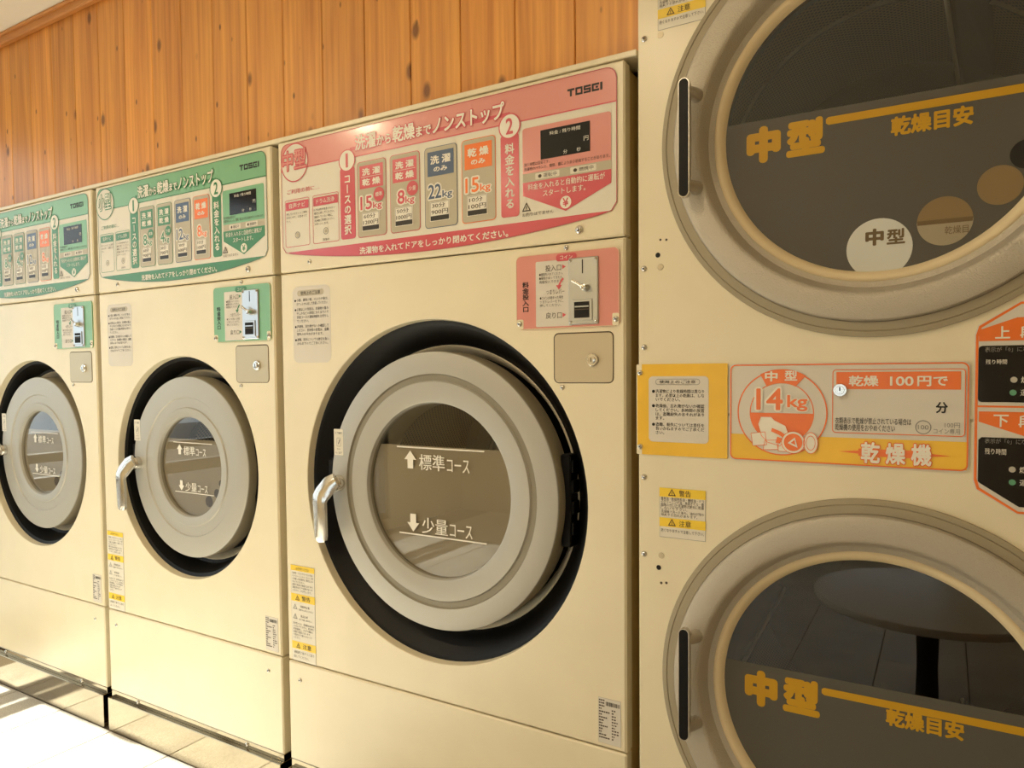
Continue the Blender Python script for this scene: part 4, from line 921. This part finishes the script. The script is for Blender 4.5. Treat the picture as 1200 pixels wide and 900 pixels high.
    t0_, t1_ = P(979, 496), P(1068, 490.5); f.text('衣類表示で乾燥が禁止されている場合は', t0_[0], t0_[1], t1_[0], t1_[1], 'ink_black', 3, off=.008); t0_, t1_ = P(979, 504), P(1049, 498); f.text('乾燥機の使用をおやめください', t0_[0], t0_[1], t1_[0], t1_[1], 'ink_black', 3, off=.008)
    c0 = P(1082, 500.5); rr = P(1091.5, 500)[0] - c0[0]; f.ring(c0[0], c0[1], rr, .0014, 'grey_ink', 3); f.text('100', c0[0] - rr * .66, c0[1] - rr * .32, c0[0] + rr * .66, c0[1] + rr * .32, 'grey_ink', 3)
    t0_, t1_ = P(1107, 501), P(1125, 495.5); f.text('100円', t0_[0], t0_[1], t1_[0], t1_[1], 'grey_ink', 3); t0_, t1_ = P(1094, 508), P(1125, 502.5); f.text('コイン専用', t0_[0], t0_[1], t1_[0], t1_[1], 'grey_ink', 3); f.build('price_lettering', pl)
    f = Flat(-.003); t0_, t1_ = P(1009, 542), P(1092, 520.5); zc = (t0_[1] + t1_[1]) / 2; e0, e1 = P(983, 531)[0], P(1115, 533)[0]
    f.poly([(e0, zc), ((e0 + e1) / 2, zc + .007), (e1, zc), ((e0 + e1) / 2, zc - .007)], 'orange', 3); f.poly([(e0 + .03, zc + .006), (e1 - .03, zc + .006), (e1 - .03, zc - .006), (e0 + .03, zc - .006)], 'orange', 3)
    f.text('乾 燥 機', t0_[0], t0_[1], t1_[0], t1_[1], 'white_ink', 6, off=.03, res=3, halo=('orange', .045)); f.build('dryer_lettering', pl)
    x, z = P(985, 457); q = MB(); q.lathe(x, z, [(.0115, -.003), (.0112, -.008), (.010, -.0095), (.007, -.0095), (.0065, -.011), (0, -.011)], 'chrome', 24); q.box(x - .0009, x + .0009, -.0115, -.011, z - .001, z + .005, 'dark_gap'); q.build('lock', pl, 40)
    # timer panel: two black windows in an orange-lined white frame
    xl, zmid = P(1141, 476); zt0 = P(1141, 383)[1]; zb0 = P(1141, 572)[1]; xc_ = P(1207, 400)[0]; xr = 2 * xc_ - xl
    ztop = P(1204, 352)[1]; zbot = P(1204, 604)[1]; hw = xc_ - xl
    O = [(xl, zt0 - .012), (xl + .004, zt0 + .002), (xc_ - .012, ztop), (xc_ + .012, ztop), (xr - .004, zt0 + .002), (xr, zt0 - .012), (xr, zb0 + .012), (xr - .004, zb0 - .002), (xc_ + .012, zbot), (xc_ - .012, zbot), (xl + .004, zb0 - .002), (xl, zb0 + .012)]
    f = Flat(0); n = len(O); f.add([(x, -.0015, z) for x, z in O] + [(x, 0, z) for x, z in O], [list(range(n))[::-1]] + [[i, n + i, n + (i + 1) % n, (i + 1) % n] for i in range(n)], 'notice_paper'); tp = f.build('timer_panel', root); tp['label'] = 'orange-lined timer panel with two black windows'
    ctr = (xc_, zmid); f = Flat(-.0015); sc = lambda q, k: (ctr[0] + (q[0] - ctr[0]) * (1 - k / hw), ctr[1] + (q[1] - ctr[1]) * (1 - k / ((ztop - zbot) / 2)))
    f.band([sc(q, .0015) for q in O], [sc(q, .005) for q in O], 'orange', 1); f.rect(xl + .003, zmid - .0014, xr - .003, zmid + .0014, 'orange', 1); f.build('panel_border', tp)
    for up in (True, False):
        f = Flat(-.0015); s_ = 1 if up else -1
        i0, i1 = P(1147, 400 if up else 483)[0], 2 * xc_ - P(1147, 400 if up else 483)[0]
        if up:
            za, zb_ = P(1147, 400)[1], P(1147, 387)[1]; zp = P(1190, 372)[1]
            f.poly([(i0, za), (i1, za), (i1, zb_), (xc_ + .016, zp), (xc_ - .016, zp), (i0, zb_)], 'orange', 2)
            t0_, t1_ = P(1166, 397), P(1184, 382); w0, w1 = P(1147, 471), P(1147, 405.5); top_txt = P(1155, 410)[1]; g0, g1 = P(1155, 427), P(1180, 421); dots = ((1188, 445), (1187, 460))
        else:
            za, zb_ = P(1147, 482)[1], P(1147, 494)[1]; zp = P(1190, 511)[1]
            f.poly([(i0, za), (i0, zb_), (xc_ - .004, zp), (xc_ + .004, zp), (i1, zb_), (i1, za)], 'orange', 2)
            t0_, t1_ = P(1164, 500), P(1182, 486); w0, w1 = P(1147, 566), P(1147, 512); top_txt = P(1155, 516.5)[1]; g0, g1 = P(1154, 532), P(1179, 526); dots = ((1186, 550), (1186, 565))
        hh = t1_[1] - t0_[1]; f.text('上' if up else '下', t0_[0], t0_[1], t1_[0], t1_[1], 'white_ink', 3, off=.02, res=3); f.text('段', t1_[0] + .012, t0_[1], t1_[0] + .012 + (t1_[0] - t0_[0]), t1_[1], 'white_ink', 3, off=.02, res=3)
        if up: f.rrect(i0, w0[1], i1, w1[1], .005, 'black_gloss', 2)
        else: f.poly([(i0 + .004, w1[1]), (i0, w1[1] - .004), (i0, w0[1] + .003), (i0 + .003, w0[1]), (xc_ - .01, zbot + .012), (xc_ + .01, zbot + .012), (i1 - .003, w0[1]), (i1, w0[1] + .003), (i1, w1[1] - .004), (i1 - .004, w1[1])], 'black_gloss', 2)
        f.line_text('表示が「0」になれば乾燥できます', i0 + .008, top_txt - .003, .0085, i1 - .008, 'grey_ink', 3); f.text('残り時間', g0[0], g0[1], g1[0], g1[1], 'white_ink', 3)
        for (px, py), mt, s in zip(dots, ('lamp_grey', 'lamp_green'), ('燃焼中', '運転中')): x, z = P(px, py); f.dot(x, z, .0045, mt, 3, 20); f.line_text(s, x + .009, z - .004, .0105, x + .05, 'white_ink', 3)
        f.build('timer_window', tp)
    # warning stickers, one by each door
    for k, (a, b) in enumerate(((P(771, -48), P(827, 22)), (P(773, 571), P(827, 635)))):
        x0, z0, x1, z1 = a[0], b[1], b[0], a[1]
        if k == 0: z1 = z0 + (P(773, 571)[1] - P(827, 635)[1])
        f = Flat(0); f.rect(x0, z0, x1, z1, 'grey_ink', 1); f.rect(x0 + .0007, z0 + .0007, x1 - .0007, z1 - .0007, 'paper', 2); ws = f.build('warning_sticker', root)
        f = Flat(0); h = z1 - z0
        for t_, s in ((0, '警告'), (.60, '注意')):
            f.rect(x0, z1 - (t_ + .18) * h, x1, z1 - t_ * h, 'label_yellow', 3); f.warn(x0 + .0245, z1 - (t_ + .105) * h, .0088, 'ink_brown', 4); f.text(s, x0 + .038, z1 - (t_ + .15) * h, x0 + .061, z1 - (t_ + .03) * h, 'ink_brown', 4, off=.012)
        for i, s in enumerate(['食用油・動植物系油・機械油・ドラ', 'イクリーニング油・美容オイル・樹', '脂等の付いた洗濯物は絶対に乾燥', 'しないで下さい。', '洗濯機で洗った後も、油分が残り', '発火する恐れがあります。']): f.line_text(s, x0 + .003, z1 - (.245 + .064 * i) * h, .0072 if i < 4 else .0062, x1 - .003, 'ink_brown', 3)
        f.line_text('熱くなりますので注意して下さい。', x0 + .003, z1 - .885 * h, .0072, x1 - .003, 'ink_brown', 3); f.build('warning_lettering', ws)
dryer()

# ------------------------------------------------------------------ low round white table (seen mirrored in the lower dryer glass)
def round_table():
    root = tag(empty('round_table', (-.04, -1.28, 0)), 'low round white table with a pedestal foot, mirrored in the dryer glass', 'table')
    def turn(name, prof, mt, n=48):
        q = MB(); rows = [[(r * math.cos(2 * math.pi * i / n), r * math.sin(2 * math.pi * i / n), z) for i in range(n)] for r, z in prof]
        q.add([p for rw in rows for p in rw], [[j * n + i, j * n + (i + 1) % n, (j + 1) * n + (i + 1) % n, (j + 1) * n + i] for j in range(len(rows) - 1) for i in range(n)] + [list(range(n))[::-1], [(len(rows) - 1) * n + i for i in range(n)]], mt); return q.build(name, root, 40)
    turn('table_top', [(.30, .395), (.335, .40), (.34, .408), (.34, .418), (.335, .424), (.30, .425)], 'table_white'); turn('pedestal', [(.05, .02), (.035, .05), (.03, .2), (.035, .36), (.06, .395)], 'black_plastic'); turn('foot', [(.2, 0), (.2, .012), (.19, .02), (.05, .024)], 'black_plastic')
round_table()

# font helper is not part of the place
bpy.data.objects.remove(TO)
